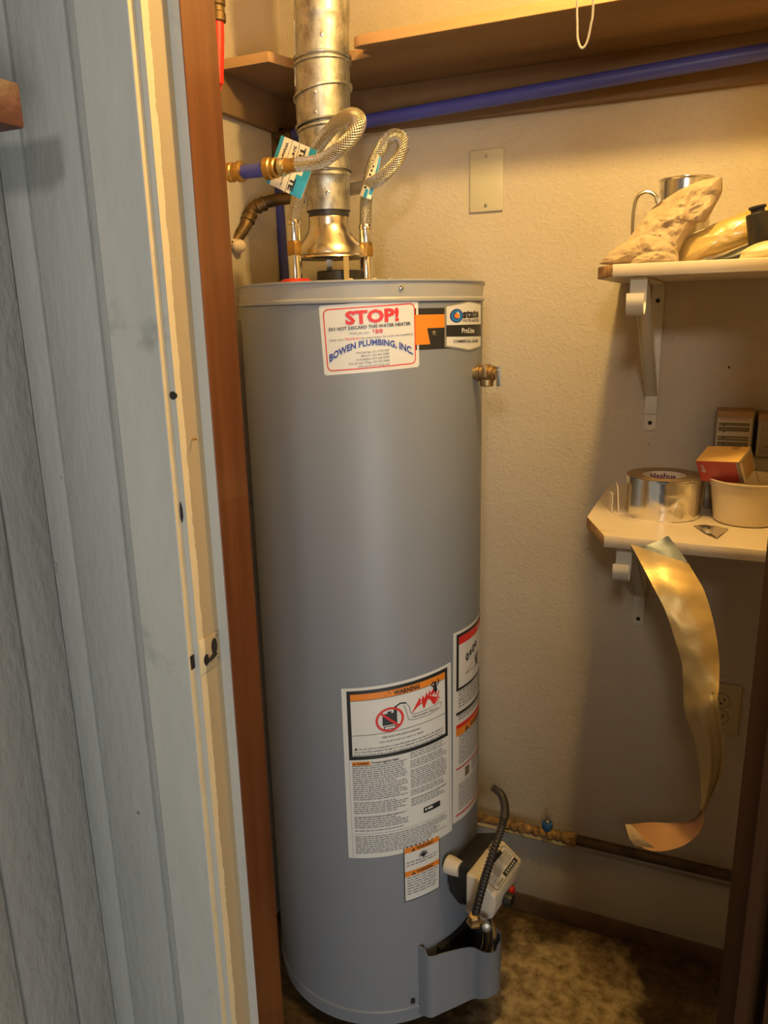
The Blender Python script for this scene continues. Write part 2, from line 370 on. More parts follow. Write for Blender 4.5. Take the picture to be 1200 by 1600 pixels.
# print inks, in one fixed order
INK = [mat('ink_white', (.64, .64, .61), .42), mat('ink_black', (.02, .02, .02), .45), mat('ink_red', (.62, .025, .02), .45), mat('ink_blue', (.035, .06, .30), .45),
       mat('ink_orange', (.72, .22, .02), .45), mat('ink_grey', (.20, .20, .20), .5), mat('ink_cyan', (.02, .26, .46), .4), mat('ink_tan', (.55, .48, .36), .5), mat('ink_olive', (.16, .13, .07), .5),
       mat('ink_pink', (.50, .16, .12), .5), mat('ink_taupe', (.24, .23, .20), .4), mat('ink_purple', (.14, .02, .10), .5)]
WH, BK, RD, BL, OR, GR, CY, TN, OL, PK, TP, PU = range(12)
def braid():
    m = bpy.data.materials.new('braided_steel'); m.use_nodes = True; nt = m.node_tree; L = nt.links.new; b = nt.nodes['Principled BSDF']
    b.inputs['Metallic'].default_value = 1; b.inputs['Roughness'].default_value = .33
    uv = nd(nt, 'ShaderNodeUVMap'); uv.uv_map = 'uv'; s = nd(nt, 'ShaderNodeSeparateXYZ'); L(uv.outputs[0], s.inputs[0])
    def wave(sgn):
        a = nd(nt, 'ShaderNodeMath', operation='MULTIPLY'); a.inputs[1].default_value = 2*pi/.0044; L(s.outputs[0], a.inputs[0])
        c = nd(nt, 'ShaderNodeMath', operation='MULTIPLY_ADD'); c.inputs[1].default_value = sgn*2*pi*13; L(s.outputs[1], c.inputs[0]); L(a.outputs[0], c.inputs[2])
        d = nd(nt, 'ShaderNodeMath', operation='SINE'); L(c.outputs[0], d.inputs[0]); return d.outputs[0]
    mx = nd(nt, 'ShaderNodeMath', operation='MAXIMUM'); L(wave(1), mx.inputs[0]); L(wave(-1), mx.inputs[1])
    bp = nd(nt, 'ShaderNodeBump', i_Strength=.9, i_Distance=.0012); L(mx.outputs[0], bp.inputs['Height']); L(bp.outputs[0], b.inputs['Normal'])
    r = nd(nt, 'ShaderNodeValToRGB'); e = r.color_ramp.elements; e[0].position = .1; e[0].color = (.05, .04, .03, 1); e[1].position = .95; e[1].color = (.80, .74, .64, 1)
    mr = nd(nt, 'ShaderNodeMapRange'); mr.inputs[1].default_value = -1; L(mx.outputs[0], mr.inputs[0]); L(mr.outputs[0], r.inputs[0]); L(r.outputs[0], b.inputs['Base Color'])
    return m
M['braid'] = braid()

# ================================================================= SETTING
WB = 1.69; XL = -.98; XR = .46; CEIL = 2.42
def struct(name, mb, m, parent=None, **k):
    return mb.build(name, m, parent, kind=None if parent else 'structure', **k)
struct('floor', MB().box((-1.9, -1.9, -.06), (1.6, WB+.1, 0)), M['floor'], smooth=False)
struct('ceiling', MB().box((XL-.1, .70, CEIL), (XR+.1, WB+.1, CEIL+.05)), M['ceiling'], smooth=False)
struct('wall_back', MB().box((XL-.1, WB, 0), (XR+.1, WB+.09, CEIL)), M['wall'], smooth=False)
struct('wall_left', MB().box((XL-.09, .82, 0), (XL, WB, CEIL)), M['wall'], smooth=False)
struct('wall_right', MB().box((XR, .82, 0), (XR+.09, WB, CEIL)), M['wall'], smooth=False)
# front wall with the door opening: studs and plaster behind the siding
XJ, XJR, HEAD = -.5732, .05, 2.1
struct('wall_front', MB().box((XL-.09, .725, 0), (-.60, .82, CEIL)).box((.085, .725, 0), (XR+.09, .82, CEIL)).box((-.60, .725, HEAD+.03), (.085, .82, CEIL)), M['wall'], smooth=False)
# exterior siding: boards between grooves are separate pieces
sid = struct('wall_outside', MB().box((-.80, .718, 0), (-.60, .7245, 2.4)).box((-.90, -.9, 0), (-.806, .7245, 2.4)), M['siding'], smooth=False)
for a, b in ((-.8000, -.7625), (-.7563, -.6757), (-.6700, -.6515)):
    MB().box((a, .7122, 0), (b, .7185, 2.4)).build('siding_board', M['siding'], sid, bevel=.0012)
ys = [.7125, .6455, .5635, .4805, .3975, .3145, .2315, .1485, .0655, -.0175, -.10, -.183, -.266]
for y1, y0 in zip(ys[:-1], ys[1:]):
    MB().box((-.8065, y0+.0055, 0), (-.80, y1, 2.4)).build('siding_board', M['siding_rough'], sid, bevel=.0012)
# door casing, its cream edge turned into the opening
cb = MB().box((-.6504, .70, 0), (-.5806, .7116, HEAD+.07)).box((-.5806, .70, HEAD+.02), (.06, .7116, HEAD+.07))
o = struct('trim_1', cb, [M['casing'], M['cream_edge']], bevel=.0008, seg=1)
o_casing = o
for p in o.data.polygons:
    if p.normal.x > .9 and p.center.x > -.6: p.material_index = 1
jb = MB().box((-.60, .7116, 0), (XJ, .755, HEAD)).box((-.60, .7116, HEAD), (.085, .82, HEAD+.03))
o = struct('trim_2', jb, [M['casing'], M['jamb']], smooth=False)
for p in o.data.polygons:
    if p.normal.x > .9: p.material_index = 1
# stained wood inner jamb with grey-painted stop face
sj = MB().box((-.60, .755, 0), (-.5576, .82, HEAD))
o = struct('trim_3', sj, [M['stain_wood'], M['casing']], bevel=.001, seg=1)
for p in o.data.polygons:
    if p.normal.y < -.9: p.material_index = 1
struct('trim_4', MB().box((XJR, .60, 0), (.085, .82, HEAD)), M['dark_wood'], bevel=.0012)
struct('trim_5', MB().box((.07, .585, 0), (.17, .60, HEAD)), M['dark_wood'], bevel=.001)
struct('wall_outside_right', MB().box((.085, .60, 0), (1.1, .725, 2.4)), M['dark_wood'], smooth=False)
# board along the foot of the back wall, brown strip below it
bb = struct('baseboard_back', MB().box((XL, 1.676, .052), (XR, WB, .222)), M['baseboard'], bevel=.002)
MB().box((XL, 1.672, 0), (XR, WB, .052)).build('plinth_strip', M['basestrip'], bb, bevel=.002)
struct('baseboard_left', MB().box((XL, .82, 0), (XL+.014, 1.672, .222)), M['baseboard'], bevel=.002)

ck = []
for px, py in ((257, 1312), (259, 1345), (263, 1385), (266, 1420), (272, 1455), (276, 1482)):
    p = at(px, py, 1, .7115); ck.append((-.6512-.0004*math.sin(py), .7116, p.z))
MB().tube(catmull(ck, 4), [.0003]+[.0016+.0006*math.sin(k*1.3) for k in range(19)]+[.0003], 6).build('crack', M['dark_hole'], o_casing)
# strike plate mortised over the jamb
def strike():
    c = at(328, 1020, 0, XJ); t = thing('strike_plate', 'painted-over metal strike plate with two dark holes on the tan door jamb', 'strike plate', (XJ, .734, c.z-.03))
    y0, y1, z0, z1 = .7135, .7535, c.z-.021, c.z+.024; X = XJ+.0012
    MB().box((XJ, y0, z0), (X, y1, z1)).build('plate', M['jamb'], t, bevel=.0006)
    MB().lathe([(.0001, 0), (.0068, 0), (.0075, .0006), (.0001, .0007)], M=frame((X, .7415, c.z+.006), (1, 0, 0)) @ Matrix.Diagonal((1.5, .8, 1, 1)), seg=18, cap=False).build('latch_hole', M['dark_hole'], t)
    MB().lathe([(.0001, 0), (.0052, 0), (.0058, .0006), (.0001, .0007)], M=frame((X, .7235, c.z-.005), (1, 0, 0)) @ Matrix.Diagonal((1.3, .9, 1, 1)), seg=16, cap=False).build('latch_hole', M['dark_hole'], t)
    MB().tube([(X, .727, c.z-.009), (X+.001, .736, c.z-.0055), (X, .746, c.z-.006)], [.002, .003, .0012], 8).build('gouge', M['dark_hole'], t)
    for z in (c.z+.018, c.z-.013):
        MB().lathe([(.0022, 0), (.002, .0006), (.0006, .0007)], M=frame((X-.0002, .748, z), (1, 0, 0)), seg=10).build('screw', M['dull_steel'], t)
    # the chiselled lip of the casing in front
    c2 = at(302, 1030, 0, -.5806)
    MB().box((-.5806, .7035, c2.z-.012), (-.5798, .7105, c2.z+.006)).build('lip', M['dark_hole'], t)
strike()
# bolt hole and splinter in the jamb edge
c = at(271, 620, 1, .70)
MB().lathe([(.0001, .0008), (.0042, .0008), (.0048, 0)], M=frame((-.5765, .7114, c.z), (.3, -1, 0)), seg=16, cap=False).build('bolt_hole', M['dark_hole'], label='small round dark bolt hole in the cream door casing edge', cat='hole')
c = at(286, 800, 1, .711); pts = [(-.5806+.001, .7105, c.z+z) for z in (.012, .004, -.006, -.013)]
MB().tube(pts, [.0004, .0018, .002, .0004], 6).build('splinter_gap', M['dark_hole'], label='dark splintered chip along the cream casing edge', cat='hole')
c = at(300, 687, 0, XJ)
MB().tube([(XJ-.001, c.y, c.z), (XJ+.007, c.y-.001, c.z+.001)], [.0014, .0011], 8).build('bent_nail', M['brass'], label='short bright nail sticking out of the tan jamb', cat='nail')
c = at(20, 165, 1, .60)
wb = MB().box((-.7999, .578, 1.703), (-.652, .618, 1.744)); wb.build('wood_block', M['block_wood'], bevel=.003, label='reddish brown wood block on grey siding at the top left', cat='block')

# ================================================================= BIG TOP SHELF
ZS = 1.988; SF = 1.410; TH = .018
sh = MB()
front = [(XL, SF), (-.847, SF), (-.838, 1.44), (-.826, 1.476), (-.70, 1.482), (-.662, 1.474), (-.668, 1.452), (-.655, 1.436), (-.672, 1.422), (-.664, SF+.004), (-.655, SF), (-.60, SF), (XR, SF), (XR, WB), (XL, WB)]
sh.prism(front, ZS, ZS+TH)
t = thing('wall_shelf', 'long brown plank closet shelf above the heater, notched round the vent pipe', 'shelf', (-.26, WB, ZS))
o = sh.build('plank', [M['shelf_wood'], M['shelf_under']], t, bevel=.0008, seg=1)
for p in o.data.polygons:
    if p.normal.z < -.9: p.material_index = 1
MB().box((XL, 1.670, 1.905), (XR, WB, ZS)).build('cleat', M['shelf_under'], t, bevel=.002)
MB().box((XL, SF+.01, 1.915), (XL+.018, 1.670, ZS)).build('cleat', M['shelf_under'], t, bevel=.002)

# ================================================================= WATER HEATER
H0, H1 = .032, 1.574
wh = thing('water_heater', 'tall grey cylindrical gas water heater standing in the closet corner', 'water heater', (HC.x, HC.y, 0))
prof = [(HR-.006, H0), (HR, H0+.004), (HR, H0+.03), (HR+.0025, H0+.033), (HR+.0025, H0+.038), (HR, H0+.041), (HR, 1.536)]
MB().lathe(prof, HC, seg=128).build('tank_jacket', M['heater'], wh)
MB().lathe([(HR+.0005, 1.537), (HR+.003, 1.539), (HR+.003, 1.543), (HR+.0008, 1.546), (HR+.0008, 1.570), (HR+.0035, 1.5715), (HR+.0035, 1.574), (HR-.004, 1.575), (0.001, 1.576)], HC, seg=128, cap=False).build('lid', M['lid'], wh)
for k in range(3):
    a = 2*pi*k/3+.5; MB().lathe([(.022, 0), (.022, H0+.002)], (HC.x+.18*cos(a), HC.y+.18*sin(a), 0), seg=16).build('foot', M['dark_hole'], wh)
for px in ((627, 449), (757, 443)):
    a, z = onheater(px[0], px[1], HR+.001)
    p = Vector((HC.x+(HR+.0008)*cos(a), HC.y+(HR+.0008)*sin(a), z))
    MB().lathe([(.0042, 0), (.0042, .001), (.0034, .003), (.0012, .0036)], M=frame(p, (cos(a), sin(a), 0)), seg=12).build('screw', M['steel'], wh)

def heater_label(name, px, W, H, th=.0003, lab=None, thick_mi=WH, nx=24):
    cs = [onheater(*p) for p in px]; fn = bilinear(W, H, cs, cyl)
    L = Label(W, H, fn)
    return L
# -- STOP sticker
cs = [onheater(*p) for p in ((498, 478), (653, 467), (655, 573), (507, 587))]
W, H = .165, .112; L = Label(W, H, bilinear(W, H, cs, cyl))
L.rect(.002, 0, W-.002, H, WH, 0)
L.rect(0, .002, .002, H-.002, WH, 0); L.rect(W-.002, .002, W, H-.002, WH, 0)
base = L.mb.build('bonus_sticker', INK, wh, recalc=False, label='white STOP trade-in sticker with red border')
L.mb = MB()
i = .007; rr = .008; pts = []
for cx_, cy_, a0 in ((W-i-rr, H-i-rr, 0), (i+rr, H-i-rr, 90), (i+rr, i+rr, 180), (W-i-rr, i+rr, 270)):
    pts += [(cx_+rr*cos(radians(a0+k*18)), cy_+rr*sin(radians(a0+k*18))) for k in range(6)]
L.line(pts, .0018, RD, 1, True)
L.text('STOP!', W/2+.004, .0800, .0200, RD, width=.088, bold=.045, align='CENTER')
L.text('DO NOT DISCARD THIS WATER HEATER', W/2, .0710, .0052, BK, width=.136, bold=.022, align='CENTER')
L.text("We'll pay you", W/2-.019, .0632, .0036, GR, width=.033, bold=.01, align='CENTER')
L.text('$', W/2+.0035, .0648, .004, RD, bold=.03); L.text('50', W/2+.0075, .0620, .0066, RD, width=.0125, bold=.035)
L.text('when you', .0135, .0545, .0036, GR, width=.024, bold=.01)
L.text('TRADE-IN', .0395, .0545, .0036, RD, width=.024, bold=.01)
L.text('this water heater for a new one installed by', .0655, .0545, .0036, GR, width=.089, bold=.01)
def arc(a, b): x = a; return x, b*(1+.25*(abs(x)/.07)) - 4.4*x*x
L.text('BOWEN PLUMBING, INC.', W/2, .0435, .0092, BL, width=.142, bold=.034, align='CENTER', warp=arc)
for k, s in enumerate(('Hot Springs: 501-318-DRIP', 'Malvern: 501-467-DRIP', 'Arkadelphia: 870-245-DRIP', 'Hot Springs Village: 501-922-9400', 'www.bowenplumbing.com')):
    L.text(s, W*.68, .0315-.0056*k, .0036, GR, align='RIGHT', bold=.012)
L.mb.build('printed_text', INK, base, recalc=False)

# -- orange and black band, badge
aL, _ = onheater(648, 500); aR = radians(8)
def bandfn(x, y, lift): a = aL+(aR-aL)*x; return cyl(a, 1.4635+y, lift)
zt = onheater(697, 478)[1]-CZ+.0
L = Label(1, 1, lambda x, y, l: bandfn(x, y, l))
def zz(px, py): return onheater(px, py)[1]-1.4635
def ang(px, py=500): return (onheater(px, py)[0]-aL)/(aR-aL)
zt, zb = zz(690, 481), zz(690, 545); t1 = zz(690, 491); m1 = zz(690, 512); b1 = zz(690, 537)
L.rect(0, zb, .999, zt, BK, 0, .03)
band = L.mb.build('stripe_band', INK, wh, recalc=False, label='black and orange stripe band round the top')
xo = ang(672, 530); xo2 = ang(667, 510)
def stripe(quads, mi):
    m_ = MB()
    for q4 in quads:
        n_ = len(m_.v); k = 6; top = [bandfn(q4[3][0]+(q4[2][0]-q4[3][0])*i/k, q4[3][1]+(q4[2][1]-q4[3][1])*i/k, 1) for i in range(k+1)]; bot = [bandfn(q4[0][0]+(q4[1][0]-q4[0][0])*i/k, q4[0][1]+(q4[1][1]-q4[0][1])*i/k, 1) for i in range(k+1)]
        m_.add(bot+top, [(i, i+1, k+2+i, k+1+i) for i in range(k)], mi)
    return m_
bmx = stripe([((0, b1), (xo, b1), (xo2, m1), (0, m1)), ((0, m1), (ang(698), m1), (ang(698), t1), (0, t1))], OR)
bmx.build('orange_stripe', INK, band, recalc=False)
stripe([((ang(748), zz(748, 508)), (.98, zz(748, 508)), (.98, zz(748, 487)), (ang(748), zz(748, 487)))], OR).build('pink_stripe', INK, band, recalc=False).data.polygons.foreach_set('material_index', [PK]*6)
cs = [onheater(*p) for p in ((697, 470), (750, 466), (750, 547), (697, 548))]
W, H = .080, .080; cs = [(cs[0][0], 1.5395-.003), (cs[1][0], 1.5395-.003), (cs[1][0], 1.4495), (cs[0][0], 1.4495)]
for _i, (px, py) in enumerate(((697, 474), (750, 471), (750, 546), (697, 546))): cs[_i] = onheater(px, py)
W, H = .086, .084; L = Label(W, H, bilinear(W, H, cs, lambda a, z, l: cyl(a, z, l+3)))
def hexa(g, mi, lift):
    n = 8; xs = [g+(W-2*g)*k/n for k in range(n+1)]
    top = [(x, H-g - abs(x-W/2)*.14) for x in xs]; bot = [(x, g+abs(x-W/2)*.16) for x in xs]
    L.mb.add([L.fn(*p, lift) for p in top+bot], [(k, k+1, n+2+k, n+1+k) for k in range(n)], mi)
hexa(-.003, TP, 0); badge = L.mb.build('brand_badge', INK, wh, recalc=False, label='white hexagonal brand badge with blue ring emblem')
L.mb = MB(); hexa(0, WH, 1)
L.rect(-.0005, .0235, W+.0005, .0445, BK, 2)
L.disc(.0175, .0610, .0125, BL, 2); L.ring(.0175, .061, .0085, .0022, CY, 3); L.disc(.0175, .061, .0045, OR, 3)
L.text('state', .0290, .0570, .0150, BK, width=.045, bold=.04); L.text('WATER HEATERS', .0290, .0495, .0048, BK, width=.046, bold=.012)
L.text('ProLine', .0270, .0300, .0092, WH, width=.031, bold=.025)
L.text('COMMERCIAL GRADE', W/2-.002, .0125, .0055, BK, width=.060, bold=.015, align='CENTER')
L.mb.build('printed_text', INK, badge, recalc=False)
a, z = onheater(678, 521)
MB().lathe([(.0048, 0), (.004, .0015), (.001, .002)], M=frame(cyl(a, z, 3), (cos(a), sin(a), 0)), seg=12).build('plug', M['dull_steel'], wh)

def warning_tri(L, x, y, s, mi=BK):
    L.poly([(x-s*.6, y), (x+s*.6, y), (x, y+s)], mi, 3)
    L.rect(x-s*.06, y+s*.15, x+s*.06, y+s*.7, OR, 4, 1)
# -- big warning label
cs = [onheater(*p) for p in ((533, 1076), (704, 1034), (706, 1297), (545, 1340))]
W, H = .208, .37; L = Label(W, H, bilinear(W, H, cs, cyl)); L.rect(0, 0, W, H, WH, 0)
big = L.mb.build('warning_label', INK, wh, recalc=False, label='large white fire warning label full of small print')
L.mb = MB(); hy = H*.592
L.rect(.009, hy, W-.009, H-.006, BK, 1); L.rect(.0155, hy+.008, W-.0155, H-.013, WH, 2); L.rect(.0155, H-.026, W-.0155, H-.013, OR, 3)
L.line([(.0155, H-.0265), (W-.0155, H-.0265)], .0008, BK, 4)
warning_tri(L, W/2-.022, H-.0245, .0105); L.text('WARNING', W/2-.013, H-.0240, .0088, BK, width=.048, bold=.04, lift=4)
yl = hy+.052; L.line([(.0155, yl), (W-.0155, yl)], .0009, BK, 3)
# fuel can with prohibition ring
cxx, cyy = .083, yl+.026
L.rect(cxx-.013, cyy-.011, cxx+.013, cyy+.013, BK, 3); L.rect(cxx-.011, cyy-.020, cxx+.011, cyy-.013, BK, 3); L.rect(cxx-.009, cyy-.0185, cxx+.009, cyy-.0145, WH, 4)
L.rect(cxx-.004, cyy+.013, cxx+.003, cyy+.017, BK, 3); L.rect(cxx+.007, cyy+.011, cxx+.013, cyy+.024, BK, 3)
L.line([(cxx+.010, cyy+.024), (cxx+.019, cyy+.029), (cxx+.029, cyy+.027)], .003, BK, 3)
L.ring(cxx, cyy, .023, .0042, RD, 5); L.line([(cxx-.016, cyy+.016), (cxx+.016, cyy-.016)], .0042, RD, 5)
vap = [(cxx+.030, cyy+.026), (cxx+.036, cyy+.015), (cxx+.038, cyy+.004), (cxx+.046, cyy-.001), (cxx+.062, cyy-.001), (cxx+.080, cyy+.000), (cxx+.098, cyy+.002), (cxx+.101, cyy-.004), (cxx+.094, cyy-.010), (cxx+.078, cyy-.012), (cxx+.060, cyy-.013), (cxx+.042, cyy-.012), (cxx+.034, cyy-.008), (cxx+.031, cyy+.004), (cxx+.028, cyy+.016), (cxx+.025, cyy+.024)]
L.line([(q.x, q.y) for q in catmull([(a, b, 0) for a, b in vap], 3)], .0009, BK, 3)
L.text('Flammable Vapors', cxx+.041, cyy-.0085, .0045, BK, width=.052, bold=.01)
fx, fy = cxx+.040, cyy+.003
fl = [(0, 0), (.010, .010), (.016, .014), (.015, .026), (.019, .019), (.021, .029), (.025, .021), (.029, .033), (.031, .024), (.036, .034), (.038, .026), (.044, .036), (.045, .025), (.051, .031), (.050, .020), (.057, .025), (.053, .012), (.058, .013), (.053, .004), (.046, .001)]
for k in range(1, len(fl)-1):
    L.mb.add([L.fn(fx+p[0], fy+p[1], 3) for p in (fl[0] if k < 4 else (.022, .002), fl[k], fl[k+1])], [(0, 1, 2)], RD)
L.mb.add([L.fn(fx+a, fy+b, 3) for a, b in ((0, 0), (.046, .001), (.053, .012), (.036, .022), (.016, .014))], [(0, 1, 2, 3, 4)], RD)
hx, hy2 = fx+.047, fy+.040
L.disc(hx, hy2+.004, .0034, BK, 5); L.line([(hx-.001, hy2-.001), (hx+.001, hy2-.012)], .007, BK, 5)
L.line([(hx-.003, hy2-.003), (hx-.008, hy2+.002), (hx-.004, hy2+.009)], .0022, BK, 5); L.line([(hx+.003, hy2-.003), (hx+.008, hy2+.002), (hx+.006, hy2+.010)], .0022, BK, 5)
L.text('FIRE AND EXPLOSION HAZARD', W/2, yl-.011, .0042, BK, width=.070, bold=.012, align='CENTER')
L.text('Can result in serious injury or death', W/2, yl-.020, .0042, BK, width=.080, bold=.008, align='CENTER')
warning_tri(L, .022, yl-.031, .006)
for k, s in enumerate(('Do not store or use gasoline or other flammable vapors and liquids in the vicinity of', 'this or any other appliance. Storage of or use of gasoline or other flammable vapors or', 'liquids in the vicinity of this or any other appliance can result in serious injury or death.')):
    L.text(s, .028 if k == 0 else .018, yl-.0305-.0062*k, .0038, BK, width=.158 if k == 0 else .168, bold=.012)
L.rect(.014, hy-.012, .046, hy-.004, OR, 2); L.text('WARNING', .022, hy-.0105, .005, BK, width=.021, bold=.02, lift=4); warning_tri(L, .018, hy-.011, .005)
L.text('Protect against leaks', .049, hy-.010, .005, BK, width=.048, bold=.02)
L.copy(.014, .112, .095, hy-.013, .00455, GR); L.copy(.118, W-.014, .118, hy-.003, .00455, GR)
L.copy(.014, .112, .058, .093, .0045, GR); L.copy(.118, W-.014, .094, .116, .0045, GR)
L.rect(.142, .075, .178, .087, BK, 3); L.text('AERO', .145, .078, .006, WH, width=.013, bold=.03, lift=4) if False else L.copy(.145, .161, .076, .0845, .006, WH, hh=.8, lift=4)
L.line([(.014, .055), (W-.014, .055)], .0006, GR, 2); L.line([(.118, .116), (W-.014, .117)], .0006, GR, 2); L.line([(.014, .094), (.112, .094)], .0006, GR, 2)
L.copy(.014, W-.014, .008, .050, .0046, GR)
L.line([(.0085, .002), (.0085, hy), ], .0005, GR, 2); L.line([(W-.006, .002), (W-.006, H-.004)], .0005, GR, 2)
L.mb.build('printed_text', INK, big, recalc=False)
# -- tall label at the right edge
cs = [onheater(*p) for p in ((708, 990), (751, 950), (747, 1235), (707, 1288))]
cs[1] = (cs[1][0]+.12, cs[1][1]-.004); cs[2] = (cs[1][0], cs[2][1]+.0)
W, H = .150, .41; L = Label(W, H, bilinear(W, H, cs, cyl)); L.rect(0, 0, W, H, WH, 0)
tall = L.mb.build('burn_label', INK, wh, recalc=False, label='tall white burn warning label at the right side')
L.mb = MB(); L.rect(.008, H*.70, W, H-.006, BK, 1); L.rect(.014, H*.70+.006, W, H-.012, WH, 2); L.rect(.014, H-.028, W, H-.012, RD, 3)
L.text('DANGER', .085, H-.0255, .009, WH, width=.05, bold=.03, lift=4)
for k, (x, s) in enumerate(((.040, 1), (.052, .7), (.064, 1.1), (.076, .8))):
    L.ring(x, H-.062+.004*k, .006*s, .004, BK, 3, 12, .6)
L.line([(.035, H-.095), (.075, H-.095), (.1, H-.10)], .0012, BK, 3); L.line([(.035, H-.095), (.06, H-.082)], .0012, RD, 3)
for k in range(5): L.line([(.075+.003*k, H-.085), (.070+.006*k, H-.072+.002*(k % 2))], .0024, BK, 3)
L.disc(.082, H-.088, .007, BK, 3)
L.copy(.014, W, H*.60, H*.695, .0062, GR); L.rect(.008, H*.575, W, H*.590, BK, 2); L.copy(.014, W, H*.53, H*.57, .006, GR)
L.rect(.008, H*.505, W, H*.525, RD, 2); L.rect(.008, H*.465, W, H*.505, OR, 2); warning_tri(L, .040, H*.468, .012); L.text('WARNING', .052, H*.470, .010, BK, width=.06, bold=.03)
L.copy(.016, W, H*.30, H*.46, .0058, GR); L.rect(.008, H*.285, W, H*.292, RD, 2); L.copy(.016, W, H*.05, H*.20, .0055, GR); L.copy(.06, W, H*.20, H*.28, .0055, GR); L.rect(.035, H*.22, .05, H*.27, OL, 2)
L.rect(.008, H*.030, W, H*.038, RD, 2); L.mb.build('printed_text', INK, tall, recalc=False)
# peeled clear edge of that label standing off the jacket
a1 = cs[1][0]; g = []
for i in range(8):
    z = cs[2][1]+.01+(cs[1][1]-.01-cs[2][1])*i/7; r_ = []
    for j in range(3):
        a = a1-.02+.10*j; rr = HR+.001+.0022*j*j*(.5+.5*(i/7)); r_.append((HC.x+rr*cos(a), HC.y+rr*sin(a), z))
    g.append(r_)
MB().sheet(g, .0003).build('peeled_edge', mat('clear_film', (.62, .52, .36), .3, alpha=.45), wh)
# -- small double warning label
cs = [onheater(*p) for p in ((630, 1325), (687, 1303), (687, 1386), (632, 1410))]
W, H = .075, .118; L = Label(W, H, bilinear(W, H, cs, cyl)); L.rect(0, 0, W, H, BK, 0)
sm = L.mb.build('warning_label', INK, wh, recalc=False, label='small white double warning label edged in black')
L.mb = MB(); L.rect(.002, .002, W-.002, H-.002, WH, 1)
for y in (H-.013, H*.46):
    L.rect(.002, y, W-.002, y+.011, OR, 2); warning_tri(L, .019, y+.0015, .007); L.text('WARNING', .025, y+.002, .0072, BK, width=.034, bold=.03)
for k in range(7):
    a = pi*k/6; L.line([(W*.52+.003*cos(a), H-.027+.003*sin(a)), (W*.52+.009*cos(a), H-.027+.009*sin(a))], .002, BK, 3)
L.disc(W*.52, H-.027, .0045, BK, 3)
L.copy(.006, W-.006, H*.58, H*.72, .0058, GR); L.copy(.006, W-.006, .006, H*.44, .0058, GR); L.mb.build('printed_text', INK, sm, recalc=False)

# -- burner guard: sheet wrapping a rounded nose
gp = [(-.4975, 1.2465), (-.470, 1.240), (-.449, 1.256), (-.425, 1.276), (-.405, 1.293), (-.392, 1.300), (-.378, 1.299), (-.362, 1.302), (-.350, 1.311), (-.343, 1.325), (-.345, 1.342), (-.354, 1.354), (-.375, 1.362), (-.405, 1.375), (-.424, 1.395)]
gp = [(q.x, q.y) for q in catmull([(a, b, 0) for a, b in gp], 4)]
n = len(gp); zt = []; zbm = []
for k, (x, y) in enumerate(gp):
    u = k/n; zt.append(.212 + (.014 if u < .05 else 0) + .004*sin(u*9) + (.012 if .58 < u < .8 else 0)); zbm.append(.050+.050*min(1, u/.6) - .008*max(0, 1-abs(u-.66)/.12))
rows = [[(x, y, zbm[k]+(zt[k]-zbm[k])*i/5) for k, (x, y) in enumerate(gp)] for i in range(6)]
MB().sheet(rows, .0022).build('burner_guard', M['heater'], wh, angle=50)
aa = radians(-14); MB().box((-.085, -.01, -.07), (.085, .004, .07), Matrix.Translation((HC.x+.23*cos(aa), HC.y+.23*sin(aa), .14)) @ Matrix.Rotation(aa+pi/2, 4, 'Z')).build('burner_door', M['dark_hole'], wh)
a, z = onheater(645, 1563); MB().box((-.0045, -.002, -.006), (.0045, .002, .006), Matrix.Translation(cyl(a, z, 2)) @ Matrix.Rotation(a+pi/2, 4, 'Z')).build('slot', M['dark_hole'], wh)
for px in ((657, 1539), (656, 1567)):
    a, z = onheater(*px); MB().lathe([(.003, 0), (.0025, .002), (.0005, .0025)], M=frame(cyl(a, z, 1), (cos(a), sin(a), 0)), seg=10).build('screw', M['black'], wh)
# burner tubes running down behind the guard
p0 = Vector((-.385, 1.30, .33))
for k, (m_, dx, r_) in enumerate(((M['steel'], 0, .0035), (M['bronze'], .012, .0045), (M['steel'], .024, .006))):
    q = [p0+Vector((dx, 0, 0)), p0+Vector((dx+.006, .012, -.06)), p0+Vector((dx+.002, .03, -.12)), (-.395+dx, 1.345, .16)]
    MB().tube(catmull(q, 6), r_, 10).build('burner_tube', m_, wh)

# -- gas valve
th = -.176; rv = Vector((cos(th), sin(th), 0)); tv = Vector((-sin(th), cos(th), 0)); Z3 = Vector((0, 0, 1)); hc = Vector((HC.x, HC.y, 0))
def V3(r, s, z): return hc+rv*r+tv*s+Z3*z
gv = MB()
s0, s1 = -.095, .036
prof = [(.285, .418), (.310, .419), (.350, .392), (.352, .375), (.346, .338), (.318, .315), (.285, .325)]
vs = [V3(r, s, z) for s in (s0, s1) for r, z in prof]; n = len(prof)
gv.add(vs, [list(range(n)), list(range(n, 2*n))[::-1]] + [(k, (k+1) % n, n+(k+1) % n, n+k) for k in range(n)])
valve = gv.build('gas_valve', M['white_valve'], wh, bevel=.005, seg=3)
bk = MB(); prof2 = [(.237, .405), (.287, .426), (.287, .330), (.262, .322), (.237, .345)]; n = 5
vs = [V3(r, s, z) for s in (s0+.012, s1+.012) for r, z in prof2]
bk.add(vs, [list(range(n)), list(range(n, 2*n))[::-1]] + [(k, (k+1) % n, n+(k+1) % n, n+k) for k in range(n)]).build('valve_body', M['black'], valve, bevel=.006)
bk = MB().lathe([(.019, 0), (.019, .012), (.016, .03)], M=frame(V3(.232, s0+.02, .405), rv), seg=20).build('flange', M['white_valve'], valve)
def vfn(x, y, lift):  # x 0..W down the slope, y 0..H along s
    u = x/.046; r = .311+(.349-.311)*u; z = .4188+(.3925-.4188)*u; nn = (rv*.57+Z3*.82)
    return V3(r, s1-.010-(y/.108)*(.108), z)+nn*(.0004+.0003*lift)
